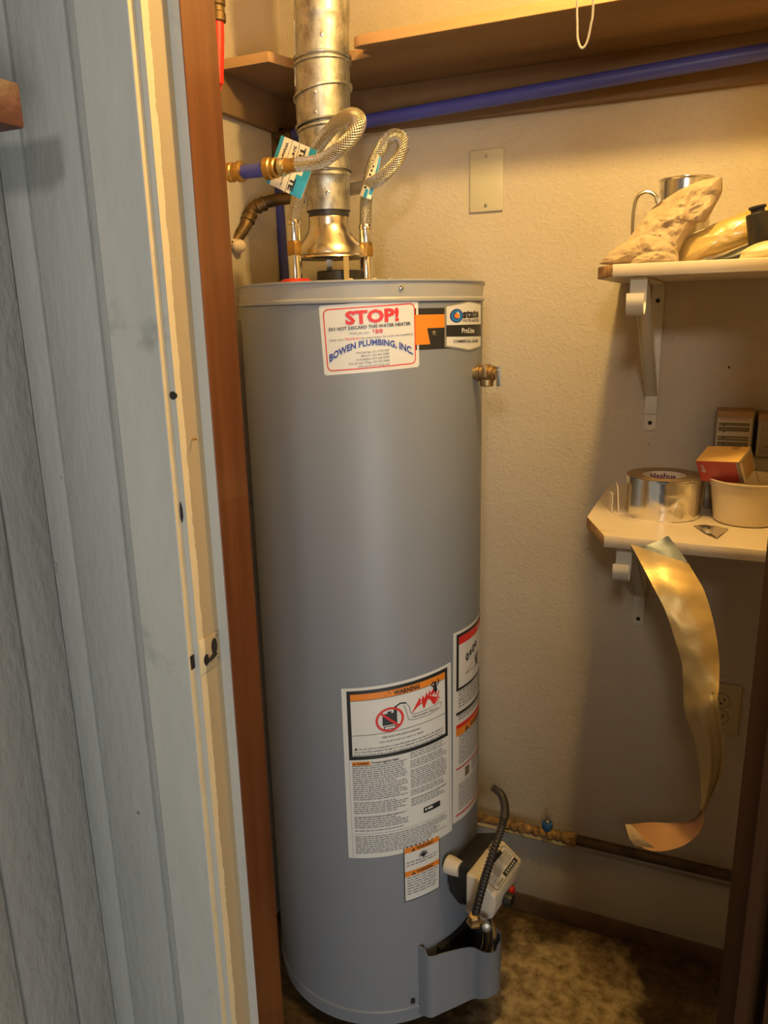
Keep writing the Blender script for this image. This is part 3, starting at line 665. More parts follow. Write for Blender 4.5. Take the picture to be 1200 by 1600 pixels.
# printed face: x across (down slope), y along the valve
L = Label(.046, .108, lambda x, y, l: vfn(x, y, l))
def rr_rect(L, x0, y0, x1, y1, r, mi, lift): L.poly([(x1-r, y0), (x1, y0+r), (x1, y1-r), (x1-r, y1), (x0+r, y1), (x0, y1-r), (x0, y0+r), (x0+r, y0)], mi, lift)
rr_rect(L, .001, .001, .045, .107, .005, BK, 0); rr_rect(L, .0022, .0022, .0438, .1058, .005, WH, 1)
L.rect(.033, .004, .0425, .062, BK, 2); L.line([(.003, .055), (.033, .055)], .0006, BK, 2); L.rect(.002, .02, .009, .06, BK, 2)
for k in range(9): L.rect(.009+.0026*k, .059, .0102+.0026*k, .08, GR, 2)
for k in range(7): L.rect(.009+.0032*k, .008, .0105+.0032*k, .04, GR, 2)
for k in range(4): L.line([(.006+.008*k, .084), (.006+.008*k, .102)], .0006, GR, 2)
L.line([(.004, .092), (.036, .092)], .0006, GR, 2)
for k in range(10): L.rect(.037, .070+.0028*k, .042, .0714+.0028*k, BK, 2)
for k in range(6): L.rect(.0355, .012+.0075*k, .040, .0155+.0075*k, WH, 3)
L.mb.build('valve_label', INK, valve, recalc=False)
MB().lathe([(.014, 0), (.0145, .008), (.013, .016), (.004, .017)], M=frame(V3(.350, -.045, .352), rv), seg=24).build('control_knob', M['black'], valve, angle=30)
MB().lathe([(.010, 0), (.010, .010), (.003, .011)], M=frame(V3(.345, -.015, .348), rv), seg=18).build('button', M['red'], valve)
MB().lathe([(.008, 0), (.008, .013), (.006, .016)], M=frame(V3(.325, -.080, .318), rv*.3-Z3), seg=16).build('thermal_plug', M['black'], valve)
nut = at(741, 1441, 1, 1.238)
MB().lathe([(.016, 0), (.016, .006), (.012, .008), (.012, .022), (.009, .024)], M=frame(nut, (.05, -.25, .9)), seg=6).build('gas_nut', M['bronze'], valve, angle=20)
MB().lathe([(.008, -.006), (.0095, 0), (.009, .008), (.004, .010)], M=frame(nut+Vector((.026, -.004, .004)), (.3, -.9, .2)), seg=20).build('port_cap', M['galv'], valve)
# black corrugated lead rising from the nut
q = [nut+Vector((.002, 0, .020))]
yv = q[0].y
for px, py, y in ((753, 1388, 1.238), (763, 1355, 1.243), (775, 1318, 1.262), (785, 1288, 1.290), (789, 1265, 1.31), (784, 1243, 1.325), (771, 1231, 1.34)): q.append(at(px, py, 1, y))
path = catmull(q, 26); rs = []
for i in range(len(path)):
    u = i/len(path); base_r = .0075 if u < .62 else .0092-.002*max(0, (u-.62)/.38); rs.append(base_r+(.0011*(1 if (i % 4) < 2 else -1) if u < .62 else 0))
MB().tube(path, rs, 12).build('corrugated_lead', M['black_rib'], wh, angle=60)

# -- relief valve at the right of the jacket
c = at(757, 583, 1, 1.40); tz = c.z
p = Vector((HC.x+HR*cos(radians(-3)), 1.400, tz)); dx = Vector((1, -.05, 0)).normalized()
rvv = MB().lathe([(.012, -.004), (.012, .006), (.0155, .007), (.0155, .012), (.013, .013), (.013, .017), (.0165, .018), (.0165, .030), (.014, .031), (.0145, .038), (.012, .040)], M=frame(p, dx), seg=28)
rvv.lathe([(.0115, -.024), (.0125, -.022), (.0125, -.010), (.011, 0)], M=frame(p+dx*.024, (0, 0, 1)), seg=24)
rlv = rvv.build('relief_valve', M['bronze'], wh)
MB().box((-.004, -.003, -.010), (.004, .003, .012), Matrix.Translation(p+dx*.024+Vector((0, -.0165, .004)))).build('name_tab', M['bronze'], rlv, bevel=.001)
MB().lathe([(.010, 0), (.010, .004)], M=frame(p+dx*.039, dx), seg=16).build('cap', M['brass'], rlv)
lv = MB().box((-.0060, -.0022, -.024), (.0022, .0008, .013), Matrix.Translation(p+dx*.049)); lv.box((-.010, -.003, .004), (0, .003, .007), Matrix.Translation(p+dx*.049))
lv.build('test_lever', M['dull_steel'], rlv, bevel=.001)

# -- draft hood on its legs, flue collar, nipples
VC = Vector((-.735, 1.420, 0)); ztop = 1.576
hood = MB().lathe([(.040, 1.702), (.0405, 1.700), (.0400, 1.690), (.041, 1.682), (.048, 1.668), (.060, 1.652), (.0655, 1.642), (.0665, 1.634), (.0735, 1.629), (.0745, 1.626), (.072, 1.6275), (.064, 1.631), (.058, 1.648), (.040, 1.67), (.0385, 1.698)], VC, seg=48, cap=False).build('draft_hood', M['hood'], wh)
for a in (-150, -38, 12, 120):
    a = radians(a); e = Vector((cos(a), sin(a), 0)); b = VC+e*.069
    lg = MB().box((-.0005, -.0055, ztop-.001), (.0008, .0055, 1.630), Matrix.Translation(b) @ Matrix.Rotation(a, 4, 'Z')); lg.box((-.001, -.0055, ztop-.0005), (.016, .0055, ztop+.001), Matrix.Translation(b) @ Matrix.Rotation(a, 4, 'Z'))
    lg.build('leg', M['hood'], hood, smooth=False)
    MB().lathe([(.006, 0), (.006, .0015), (.004, .005), (.001, .0055)], VC+e*.080+Vector((0, 0, ztop)), seg=14).build('screw', M['putty'], hood)
MB().lathe([(.043, ztop), (.046, ztop+.003), (.046, ztop+.024), (.043, ztop+.026), (.030, ztop+.026), (.030, ztop)], VC+Vector((.02, 0, 0)), seg=32, cap=False).build('flue_collar', M['black'], wh)
c = at(612, 431, 2, ztop+.002)
for k, (px, py, r_) in enumerate(((585, 428, .006), (609, 431, .0042), (548, 431, .007), (566, 424, .006), (574, 427, .007))):
    c = at(px, py, 1, 1.33 if k < 3 else 1.35); c.z = ztop+r_*.35
    MB().ball(c, r_, 8, sq=(1, .8, .7)).build('debris', M['putty'] if k < 3 else M['crust'], wh)

def nipple(x, y, z1=1.648):
    b = Vector((x, y, 0))
    MB().lathe([(.0125, ztop-.001), (.0125, z1-.022), (.0118, z1-.02), (.0118, z1)], b, seg=24).build('nipple', M['steel'], wh)
N1 = Vector((-.764, 1.33, 0)); N2 = Vector((-.6715, 1.45, 0))
nipple(N1.x, N1.y, 1.642); nipple(N2.x, N2.y, 1.642)
MB().lathe([(.033, ztop), (.032, ztop+.005), (.024, ztop+.010), (.014, ztop+.011)], N1, seg=32).build('hot_ring', M['red'], wh)

# ================================================================= VENT PIPE
vp = thing('vent_pipe', 'galvanised round flue vent pipe rising from the heater through the shelf notch', 'vent pipe', (VC.x, VC.y, 1.71))
segs = [(.0425, 1.7135, .0455, 1.785, 0, 0), (.0465, 1.785, .0475, 1.81, 0, 0), (.0465, 1.81, .0480, 1.865, 0, .10), (.0505, 1.865, .0520, 1.925, .10, .16), (.0520, 1.925, .0510, 1.975, .16, .02), (.0505, 1.975, .0505, 2.05, .02, 0), (.0510, 2.05, .0510, 2.14, 0, 0), (.0505, 2.14, .0505, CEIL, 0, 0)]
offx = lambda z: -.004*sin((z-1.7)*9)
for k, (ra, za, rb, zb_, ta, tb) in enumerate(segs):
    mb = MB(); N = 40; rows = 6; vs = []
    prf = [(0, ra+.0018), (.03, ra+.0042), (.07, ra+.0042), (.10, ra)] + [(u, ra+(rb-ra)*u) for u in (.3, .5, .7, .88)] + [(.90, rb+.0008), (1, rb+.0004)]
    if k % 2 == 0: prf = [(0, ra), (.3, ra+(rb-ra)*.3), (.6, ra+(rb-ra)*.6), (.82, rb), (.86, rb+.0036), (.93, rb+.0036), (.97, rb), (1, rb)]
    if k == 3: prf = prf[:-2] + [(.88, rb), (.90, rb+.0042), (.97, rb+.0042), (1, rb)]
    for u, rr in prf:
        z = za+(zb_-za)*u; tl = ta+(tb-ta)*u
        for i in range(N):
            a = 2*pi*i/N; x = rr*cos(a); y = rr*sin(a); vs.append((VC.x+offx(z)+x, VC.y+y, z+tl*x*1.3))
    n = len(vs)//N; mb.add(vs, [(i*N+j, i*N+(j+1) % N, (i+1)*N+(j+1) % N, (i+1)*N+j) for i in range(n-1) for j in range(N)])
    sec = mb.build('pipe_section', M['galv'], vp, angle=50)
    # lock seam and rivets
    sa = radians((-142, -140, -150, -70, -140, -138, -138, -138)[k]); zm0, zm1 = za+(zb_-za)*.12, za+(zb_-za)*.85; r_ = max(ra, rb)
    MB().tube([(VC.x+offx(zm0)+(ra+(rb-ra)*.12+.0002)*cos(sa), VC.y+(ra+.0002)*sin(sa), zm0), (VC.x+offx(zm1)+(rb+.0002)*cos(sa), VC.y+(rb+.0002)*sin(sa), zm1)], .0011, 6).build('seam', M['galv'], sec)
    if k in (0, 3, 5):
        for dz in ((.4,) if k != 3 else (.25, .8)):
            z = za+(zb_-za)*dz; a = radians(-62 if k != 3 else -78); r_ = ra+(rb-ra)*dz
            MB().lathe([(.0035, 0), (.0035, .002), (.001, .003)], M=frame((VC.x+offx(z)+r_*cos(a), VC.y+r_*sin(a), z), (cos(a), sin(a), 0)), seg=8).build('screw', M['steel'], sec)
MB().lathe([(.0380, 1.7025), (.0395, 1.703), (.0395, 1.7145), (.0380, 1.7145)], VC, seg=36).build('crimp_ring', M['black'], vp)

# ================================================================= PIPES AND HOSES
def pts(L): return [at(*p) if len(p) == 4 else at(p[0], p[1], 1, p[2]) for p in L]
# blue stub and brass fittings on the left wall
YS = 1.245
bs = thing('supply_stub', 'short blue plastic pipe stub with brass collar entering from the left wall', 'pipe', at(398, 268, 1, YS))
a_ = at(350, 272, 1, YS); e_ = at(424, 264, 1, YS); dr = (e_-a_).normalized()
start = a_ + dr*((XL-a_.x)/dr.x)
MB().tube([a_+dr*.010, e_], .0118, 20).build('pipe', M['blue_pex'], bs)
MB().tube([start+dr*.001, a_+dr*.012], .011, 16).build('wall_pipe', M['brass'], bs)
MB().lathe([(.0130, 0), (.0165, .002), (.0165, .010), (.0145, .012), (.0145, .020), (.0175, .022), (.0175, .030), (.0135, .032)], M=frame(at(357, 270, 1, YS), dr), seg=24).build('brass_collar', M['brass'], bs)

def hose(name, label, P, grp=None, nutpos=None):
    t = thing(name, label, 'hose', P[-1]-Vector((0, 0, .02)), grp)
    return t
h1 = thing('flexible_water_hose', 'braided steel water hose looping up from the blue stub, in front of the vent pipe', 'hose', N1+Vector((0, 0, 1.62)), 'braided hoses above the heater')
A = at(466, 257, 1, 1.235)
P1 = [A] + pts([(500, 252, 1.225), (533, 230, 1.215), (556, 205, 1.22), (561, 187, 1.235), (549, 180, 1.255), (530, 190, 1.28), (508, 213, 1.305), (488, 243, 1.32), (471, 280, 1.33), (464, 315, 1.335)]) + [Vector((N1.x, N1.y, at(463, 347, 1, 1.33).z))]
MB().tube(catmull(P1, 10), .0118, 20).build('hose', M['braid'], h1)
MB().lathe([(.0125, 0), (.0135, .003), (.0120, .005), (.0115, .030), (.0125, .032)], M=frame(at(446, 260, 1, YS), (P1[1]-at(446, 260, 1, YS))), seg=24).build('ferrule', M['brass'], h1)
q = at(414, 264, 1, YS); MB().lathe([(.014, 0), (.0185, .003), (.0185, .014), (.0165, .016), (.0170, .024), (.0150, .026)], M=frame(q, dr), seg=24).build('brass_nut', M['brass'], h1, angle=25)
q = at(437, 262, 1, YS); MB().lathe([(.0135, 0), (.0150, .002), (.0150, .008), (.012, .010)], M=frame(q, dr), seg=24).build('collar', M['steel'], h1)
def hose_end(N, ztop_, parent, tilt=(0, 0, 0)):
    MB().lathe([(.0118, 1.654), (.0125, 1.656), (.0120, ztop_-.010), (.0135, ztop_-.008), (.0135, ztop_-.003), (.0125, ztop_)], N, seg=24).build('ferrule', M['steel'], parent)
    MB().lathe([(.0125, 1.628), (.0155, 1.629), (.0155, 1.642), (.0150, 1.650), (.0125, 1.655)], N, seg=6).build('swivel_nut', M['brass'], parent, angle=20, bevel=.001)
hose_end(N1, P1[-1].z+.004, h1)
h2 = thing('flexible_water_hose', 'braided steel water hose coming from behind the vent pipe and looping at its right', 'hose', N2+Vector((0, 0, 1.62)), 'braided hoses above the heater')
P2 = pts([(462, 310, 1.535), (500, 304, 1.52), (545, 297, 1.475), (584, 285, 1.435), (613, 260, 1.422), (629, 233, 1.425), (626, 215, 1.435), (611, 213, 1.445), (596, 231, 1.452), (581, 262, 1.452), (573, 305, 1.450)]) + [Vector((N2.x, N2.y, at(570, 355, 1, 1.45).z))]
MB().tube(catmull(P2, 10), .0118, 20).build('hose', M['braid'], h2)
hose_end(N2, P2[-1].z+.004, h2)

# paper tags on the hoses
def tag_card(name, label, px, ys, owner, txt=True):
    tl, tr, br, bl = [at(p[0], p[1], 1, y) for p, y in zip(px, ys)]
    W_, H_ = 1.0, 1.0
    nrm = (tr-tl).cross(bl-tl).normalized()
    if nrm.dot(Vector((0, -1, 0))) < 0: nrm = -nrm
    def fn(x, y, lift):
        p = (bl*(1-x)+br*x)*(1-y)+(tl*(1-x)+tr*x)*y
        return p + nrm*(.004*sin(pi*x)+.0003*lift+.002*sin(5*y+2*x)) 
    L = Label(1, 1, fn)
    g = [[fn(i/10, j/10, 0) for j in range(11)] for i in range(11)]
    MBs = MB().sheet(g, .0004); card = MBs.build(name, M['white_card'], owner, label=label, angle=60)
    def sub(x0, y0, x1, y1, mi, lift):
        n = 6; vs = [fn(x0+(x1-x0)*i/n, y0+(y1-y0)*j/n, lift) for i in range(n+1) for j in range(n+1)]
        L.mb.add(vs, [(i*(n+1)+j, (i+1)*(n+1)+j, (i+1)*(n+1)+j+1, i*(n+1)+j+1) for i in range(n) for j in range(n)], mi)
    return L, sub, card
L, sub, card = tag_card('paper_tag', 'creased blue and white paper tag', ((439, 211), (496, 236), (471, 312), (417, 286)), (1.285, 1.285, 1.275, 1.275), h1)
sub(0, 0, .10, 1, CY, 3); sub(.70, 0, 1, .42, CY, 3); sub(.83, .42, 1, 1, CY, 3)
L.line([(.58, 0), (.56, 1)], .012, BK, 4); L.line([(.34, .5), (.36, 1)], .008, BK, 4)
def vtext(s, x, y, h, wd, mi=BK, bold=.02): L.text(s, x, y, h, mi, width=wd, bold=bold, lift=4, rot=-pi/2)
vtext('TE', .62, .95, .13, .26, bold=.05); vtext('TE', .62, .32, .13, .26, bold=.05)
vtext('3/4" x', .43, .92, .08, .38); vtext('Water He', .19, .92, .085, .5); vtext('Water He', .40, .38, .05, .3)
L.mb.build('printed_text', INK, card, recalc=False)
L, sub, card = tag_card('paper_tag', 'narrow white paper tag with a blue edge', ((588, 240), (596, 246), (580, 312), (562, 306)), (1.437, 1.437, 1.434, 1.434), h2)
sub(.75, .1, 1, 1, CY, 3); sub(.4, 0, .7, .2, CY, 3)
for k in range(6): L.rect(.2+.0, .2+.1*k, .45, .25+.1*k, BK, 4, .2)
L.mb.build('printed_text', INK, card, recalc=False)

# old brass pipe at the left
ob = thing('brass_pipe', 'old tarnished brass water pipe bending out of the left wall behind the vent', 'pipe', at(400, 330, 1, 1.5))
q = pts([(368, 376, 1.46), (384, 352, 1.48), (395, 326, 1.50), (420, 315, 1.52), (448, 310, 1.53), (462, 310, 1.535)])
w0 = Vector((XL+.001, 1.45, q[0].z-.012))
MB().tube(catmull([w0]+q, 8), .0125, 16).build('pipe', M['old_brass'], ob)
for a, b in ((1, 2), (2, 3)):
    c = (q[a]+q[b])/2; MB().lathe([(.0125, -.012), (.0155, -.010), (.0155, -.004), (.0140, -.003), (.0140, .003), (.0155, .004), (.0155, .010), (.0125, .012)], M=frame(c, q[b]-q[a]), seg=20).build('fitting', M['old_brass'], ob)
MB().ball(w0+Vector((.012, 0, 0)), .017, 10, sq=(.8, 1, .8)).build('putty', M['putty'], ob)
MB().ball(q[0]+Vector((.004, -.012, -.004)), .010, 8, sq=(1.4, .6, .7)).build('putty', M['putty'], ob)

# blue pipe: down behind the heater, elbow, long run to the right
bp_ = thing('blue_water_pipe', 'long blue plastic water pipe running right under the top shelf and down behind the heater', 'pipe', Vector((-.9, 1.63, 0)))
YB_ = 1.640
e = at(426, 212, 1, YB_); d1 = at(445, 440, 1, YB_); d0 = at(431, 250, 1, YB_)
MB().tube([d0, d1, Vector((d1.x+.004, YB_, 1.3))], .0118, 16).build('pipe', M['blue_pex'], bp_)
r1, r2, r3 = at(452, 211, 1, YB_), at(700, 167, 1, YB_-.01), at(1200, 80, 1, YB_-.025)
far = r3+(r3-r2)*((XR-.002-r3.x)/(r3.x-r2.x))
MB().tube(catmull([r1, r2, r3, far], 8), .0135, 20).build('pipe', M['blue_pex'], bp_)
el = catmull([d0+Vector((0, 0, -.01)), d0+Vector((0, 0, .018)), e, r1-Vector((.012, 0, 0)), r1+Vector((.012, 0, 0))], 6)
MB().tube(el, .0150, 16).build('brass_elbow', M['old_brass'], bp_)
for a, b in ((d0, (0, 0, 1)), (r1, (1, 0, .1))):
    MB().lathe([(.015, -.010), (.0180, -.008), (.0180, .006), (.0155, .008)], M=frame(a, b), seg=8).build('elbow_nut', M['old_brass'], bp_, angle=20)
# red pipe by the door jamb
c = at(343, 60, 1, 1.25); c2 = at(343, 14, 1, 1.25)
rp = thing('red_water_pipe', 'vertical red plastic water pipe with brass coupling beside the door jamb', 'pipe', Vector((c.x, c.y, 1.8)))
MB().tube([(c.x-.002, c.y, CEIL-.001), (c.x-.002, c.y, c2.z), (c.x-.004, c.y, c.z), (c.x-.012, c.y, at(343, 130, 1, 1.25).z)], .0118, 16).build('pipe', M['red_pex'], rp)
MB().lathe([(.0125, -.022), (.0150, -.020), (.0150, -.008), (.0135, -.006), (.0135, .002), (.0155, .004), (.0155, .020), (.012, .022)], Vector((c.x-.002, c.y, at(343, 12, 1, 1.25).z)), seg=20).build('coupling', M['old_brass'], rp)
MB().tube([(c.x-.012, c.y, at(343, 130, 1, 1.25).z), (XL+.002, c.y+.02, at(343, 150, 1, 1.25).z)], .0118, 12).build('bend', M['red_pex'], rp)

# ================================================================= SMALL SHELVES
def bracket(xc, yw, zt, name, label, hookz, yf=1.315, seed=0):
    """white shelf-and-rod bracket: wall plate, top arm, brace, hook"""
    t = thing(name, label, 'bracket', (xc, yw, zt-.30), 'white shelf brackets on the back wall'); h = .012
    pl = MB().prism([(-h, -.29), (-h*.7, -.297), (h*.7, -.297), (h, -.29), (h, 0), (-h, 0)], 0, .0035, Matrix.Translation((xc, yw, zt)) @ Matrix(((1, 0, 0, 0), (0, 0, -1, 0), (0, 1, 0, 0), (0, 0, 0, 1))))
    pl.build('wall_plate', M['white_metal'], t, bevel=.0007)
    MB().box((xc-h, yf, zt-.004), (xc+h, yw-.003, zt-.0005)).build('arm', M['white_metal'], t, bevel=.0006)
    b0 = Vector((xc, yf+.045, zt-.004)); b1 = Vector((xc, yw-.006, zt-.225)); d = (b1-b0); Mx = frame(b0, d, (1, 0, 0)); Lg = d.length
    br = MB().box((-h, -.0015, 0), (h, .0015, Lg), Mx); br.box((-h, 0, 0), (-h+.0015, .009, Lg*.96), Mx).box((h-.0015, 0, 0), (h, .009, Lg*.96), Mx)
    br.box((-h, -.0015, -.0), (h, .0015, .002), Mx); br.build('brace', M['white_metal'], t, bevel=.0004, seg=1)
    MB().box((xc-h, yw-.0075, zt-.262), (xc+h, yw-.0035, zt-.215)).build('foot_tab', M['white_metal'], t, bevel=.0007)
    # hook strap: down from the arm and forward round the rod cradle
    prof = [(yf+.006, zt-.003), (yf+.006, zt-.018), (yf+.004, zt-.038), (yf-.004, zt-.053), (yf-.018, zt-.060), (yf-.032, zt-.053), (yf-.038, zt-.040), (yf-.037, zt-.026)]
    q = catmull([(0, a, b) for a, b in prof], 5)
    MB().sheet([[(xc-h-.001, p.y, p.z), (xc+h+.001, p.y, p.z)] for p in q], .0022).build('hook', M['white_metal'], t, angle=50)
    for z in (zt-.035, zt-.281):
        MB().lathe([(.0045, 0), (.0042, .0008), (.001, .001)], M=frame((xc, yw-.0034, z), (0, -1, 0)), seg=14).build('screw', M['dark_hole'], t)
    MB().lathe([(.0038, 0), (.0035, .0014), (.001, .0018)], M=frame((xc, yw-.0074, zt-.25), (0, -1, 0)), seg=12).build('rivet', M['white_metal'], t)
    MB().lathe([(.0038, 0), (.0035, .0014), (.001, .0018)], M=frame((xc, yw-.0034, zt-.046), (0, -1, 0)), seg=12).build('rivet', M['white_metal'], t)
def small_shelf(name, label, zb, zt, xl, xf, yfr, ycl):
    poly = [(xl, WB-.0005), (xl, ycl), (xf, yfr), (XR-.002, yfr), (XR-.002, WB-.0005)]
    o = MB().prism(poly, zb, zt).build(name, [M['melamine'], M['chipboard']], bevel=.0008, seg=1, label=label, cat='shelf', group='white shelves on the back wall')
    for p in o.data.polygons:
        if p.normal.x < -.3 : p.material_index = 1
    return o
U_B, U_T = 1.567, 1.586
small_shelf('small_shelf', 'upper white melamine shelf carrying the steel mug and crumpled paper', U_B, U_T, -.212, -.178, 1.30, 1.38)
bracket(-.139, WB, U_B, 'shelf_bracket', 'white metal rod bracket with hook under the upper white shelf', 0)
L_B, L_T = 1.129, 1.149
small_shelf('small_shelf', 'lower white melamine shelf carrying the foil tape roll and white tub', L_B, L_T, -.215, -.168, 1.285, 1.40)
bracket(-.137, WB, L_B, 'shelf_bracket', 'white metal rod bracket with hook under the lower white shelf', 0)

# ================================================================= THINGS ON THE UPPER SHELF
# steel mug
cm = Vector((-.093, 1.545, U_T)); ztm = at(1067, 278, 1, 1.50).z+.004
mg = thing('steel_mug', 'stainless steel mug with wire handle behind crumpled paper on the upper shelf', 'mug', cm)
MB().lathe([(.001, .001), (.040, .001), (.0425, .004), (.0435, ztm-U_T-.004), (.0465, ztm-U_T-.001), (.0465, ztm-U_T), (.0425, ztm-U_T), (.041, .006), (.001, .005)], cm, seg=48, cap=False).build('cup', M['steel'], mg)
hz0 = [at(1027, 318, 1, 1.545), at(1023, 305, 1, 1.545), at(1010, 300, 1, 1.545), at(996, 308, 1, 1.545), at(990, 330, 1, 1.545), at(988, 365, 1, 1.545), at(990, 385, 1, 1.545), at(1002, 396, 1, 1.545), at(1022, 398, 1, 1.545)]
MB().tube(catmull(hz0, 8), .0032, 10).build('handle', M['steel'], mg)

def lump(name, outline, Y, thick, mats, amp=.004, freq=30, centre=None, rings=14, seed=0, minz=None, lab=None, cat=None, parent=None, backk=.5, n_out=96, powr=.5, group=None):
    O = catmull([(x, y, 0) for x, y in outline] + [(outline[0][0], outline[0][1], 0)], max(2, n_out//len(outline)))[:-1]
    cx_ = centre[0] if centre else sum(p.x for p in O)/len(O); cy_ = centre[1] if centre else sum(p.y for p in O)/len(O)
    Yf = Y if callable(Y) else (lambda x, y: Y); vs = []; N = len(O)
    for side in (1, -backk):
        for k in range(rings+1):
            s = k/rings
            for p in O:
                px = cx_+(p.x-cx_)*s; py = cy_+(p.y-cy_)*s; h = thick*(1-s*s)**powr
                pos = at(px, py, 1, Yf(px, py)); nzv = noise.fractal(pos*freq+Vector((seed*7.3, 0, side)), .9, 2.2, 5)
                ridge = 1-abs(noise.noise(pos*freq*.6+Vector((0, seed*3.1, 0))))*2
                dd = (h + amp*(nzv+.6*ridge)*(1 if s < 1 else .0))*side
                d = ray(px, py); q = pos - Vector((0, 1, 0))*dd
                if s == 1 and side < 0: q = pos + Vector((0, .0008, 0))
                if minz is not None and q.z < minz: q.z = minz
                vs.append(q)
    fs = []
    for sd in range(2):
        o_ = sd*(rings+1)*N
        for k in range(rings):
            for j in range(N):
                f = (o_+k*N+j, o_+k*N+(j+1) % N, o_+(k+1)*N+(j+1) % N, o_+(k+1)*N+j); fs.append(f if sd else f[::-1])
    o_ = (rings+1)*N
    for j in range(N): fs.append((rings*N+j, rings*N+(j+1) % N, o_+rings*N+(j+1) % N, o_+rings*N+j))
    mb = MB().add(vs, fs)
    return mb.build(name, mats, parent, angle=32, label=lab, cat=cat, group=group)
pb = thing('paper_bag', 'crumpled brown paper bag flared upward on the left end of the upper shelf', 'paper bag', at(1000, 412, 1, 1.36))
lump('bag_mouth', [(1128, 277), (1129, 290), (1127, 303), (1118, 320), (1103, 345), (1090, 348), (1077, 362), (1062, 392), (1055, 405), (1030, 404), (1000, 395), (975, 385), (978, 378), (990, 362), (1003, 345), (1018, 326), (1035, 314), (1065, 295), (1098, 281)],
     lambda x, y: 1.40+.03*(412-y)/135, .028, M['paper'], .010, 36, (1055, 345), 20, 1, U_T+.001, parent=pb, powr=.6)
lump('bag_body', [(936, 412), (945, 402), (960, 388), (985, 374), (1010, 366), (1040, 376), (1058, 392), (1057, 413), (1020, 413.5), (985, 413.5), (950, 413.5)],
     1.365, .022, M['paper'], .007, 36, (1005, 398), 16, 2, U_T+.0008, parent=pb, powr=.6)
lump('bag_fold', [(985, 413), (990, 404), (1010, 395), (1035, 393), (1055, 399), (1058, 413), (1030, 413.6)], 1.33, .014, M['paper'], .005, 60, (1025, 405), 8, 3, U_T+.0006, parent=pb)
lump('padded_pack', [(1056, 412), (1060, 385), (1075, 368), (1110, 352), (1150, 335), (1200, 316), (1240, 306), (1243, 345), (1215, 362), (1170, 380), (1130, 395), (1100, 403), (1080, 411)],
     lambda x, y: 1.425+.02*(412-y)/100, .024, M['yellow_pack'], .0035, 16, (1130, 370), 12, 4, U_T+.001, lab='shiny yellow padded plastic pack leaning on the upper shelf', cat='package')
lump('cream_pouch', [(1157, 398), (1160, 392), (1180, 381), (1210, 374), (1260, 372), (1290, 392), (1290, 411), (1240, 411), (1160, 410.5)], 1.335, .02, M['cream_pouch'], .002, 20, (1215, 394), 8, 5, U_T+.001, lab='pale cream plastic pouch lying at the front right of the upper shelf', cat='pouch')
lump('black_pouch', [(1100, 410.5), (1115, 404), (1135, 396), (1160, 385), (1185, 378), (1215, 378), (1220, 411), (1160, 411.5)], 1.385, .018, M['black'], .002, 20, (1160, 400), 8, 6, U_T+.001, lab='black bag lying under the yellow padded pack', cat='bag')
b0 = at(1190, 388, 1, 1.372); b1 = at(1184, 327, 1, 1.372)
cap_ = MB().lathe([(.0165, 0), (.0175, .002), (.0175, (b1-b0).length*.88), (.0165, (b1-b0).length*.9), (.010, (b1-b0).length*.91), (.010, (b1-b0).length), (.0125, (b1-b0).length*1.02), (.0125, (b1-b0).length*1.08), (.006, (b1-b0).length*1.09)], M=frame(b0, b1-b0), seg=28)
cap_.build('black_bottle', M['black'], label='small black plastic bottle standing against the yellow padded pack', cat='bottle', angle=30)

# ================================================================= THINGS ON THE LOWER SHELF
TC = Vector((-.090, 1.468, L_T)); TRd = .0665; THt = .0735
tr_ = thing('tape_roll', 'thick roll of silver foil tape lying flat on the lower shelf', 'tape roll', TC)
MB().lathe([(.0375, .001), (TRd, .001), (TRd, THt), (.0375, THt)], TC, seg=72, cap=False).build('tape', M['foil'], tr_)
MB().lathe([(.0375, THt+.0003), (TRd-.0005, THt+.0003)], TC, seg=72, cap=False).build('edge_layers', M['tape_side'], tr_)
MB().lathe([(.0345, .0012), (.0375, .0012), (.0375, THt-.0005), (.0345, THt-.0005)], TC, seg=48, cap=False).lathe([(.0345, .0012), (.0345, THt-.0005)], TC, seg=48, cap=False).build('core', M['core'], tr_)
# brand text printed inside the core's far side
L = Label(1, 1, lambda x, y, l: TC+Vector(((.0343)*cos(radians(140)-x/.0343), (.0343)*sin(radians(140)-x/.0343), y)))
L.text('Nashua', 0, THt-.0145, .0105, PU, width=.050, bold=.03); L.mb.build('printed_text', INK, tr_, recalc=False)
# crumpled flap of foil on the right face
g = []
for i in range(13):
    z = L_T+.004+THt*.9*i/12; row = []
    for j in range(13):
        a = radians(-105+j*6.0); rr = TRd+.0008+.0022*max(0, noise.noise(Vector((j*.45, i*.4, 2.2)))+.25)*(1 if j > 4 else .4)+(.0016 if j == 3 and True else 0); row.append((TC.x+rr*cos(a), TC.y+rr*sin(a), z))
    g.append(row)
MB().sheet(g, .0004).build('loose_end', M['foil'], tr_, angle=50)
# scraps of paper beneath and beside
sc = thing('paper_scrap', 'torn cream paper backing wedged under the left side of the tape roll', 'paper', (-.168, 1.44, L_T))
MB().prism([(-.172, 1.445), (-.150, 1.40), (-.075, 1.396), (-.06, 1.42), (-.10, 1.50), (-.165, 1.49)], L_T, L_T+.0008).build('sheet', M['core'], sc, smooth=False)
MB().box((-.0012, -.022, 0), (.0012, .014, .052), Matrix.Translation((-.168, 1.46, L_T+.001)) @ Matrix.Rotation(.2, 4, 'Z') @ Matrix.Rotation(-.08, 4, 'Y')).build('flap', M['core'], sc, smooth=False)
MB().box((-.0010, -.014, 0), (.0010, .012, .036), Matrix.Translation((-.181, 1.455, L_T+.0005)) @ Matrix.Rotation(.35, 4, 'Z')).build('flap', M['core'], sc, smooth=False)
q = pts([(1083, 826, 1.36), (1100, 820, 1.375), (1135, 824, 1.38), (1137, 829, 1.37), (1122, 842, 1.33)])
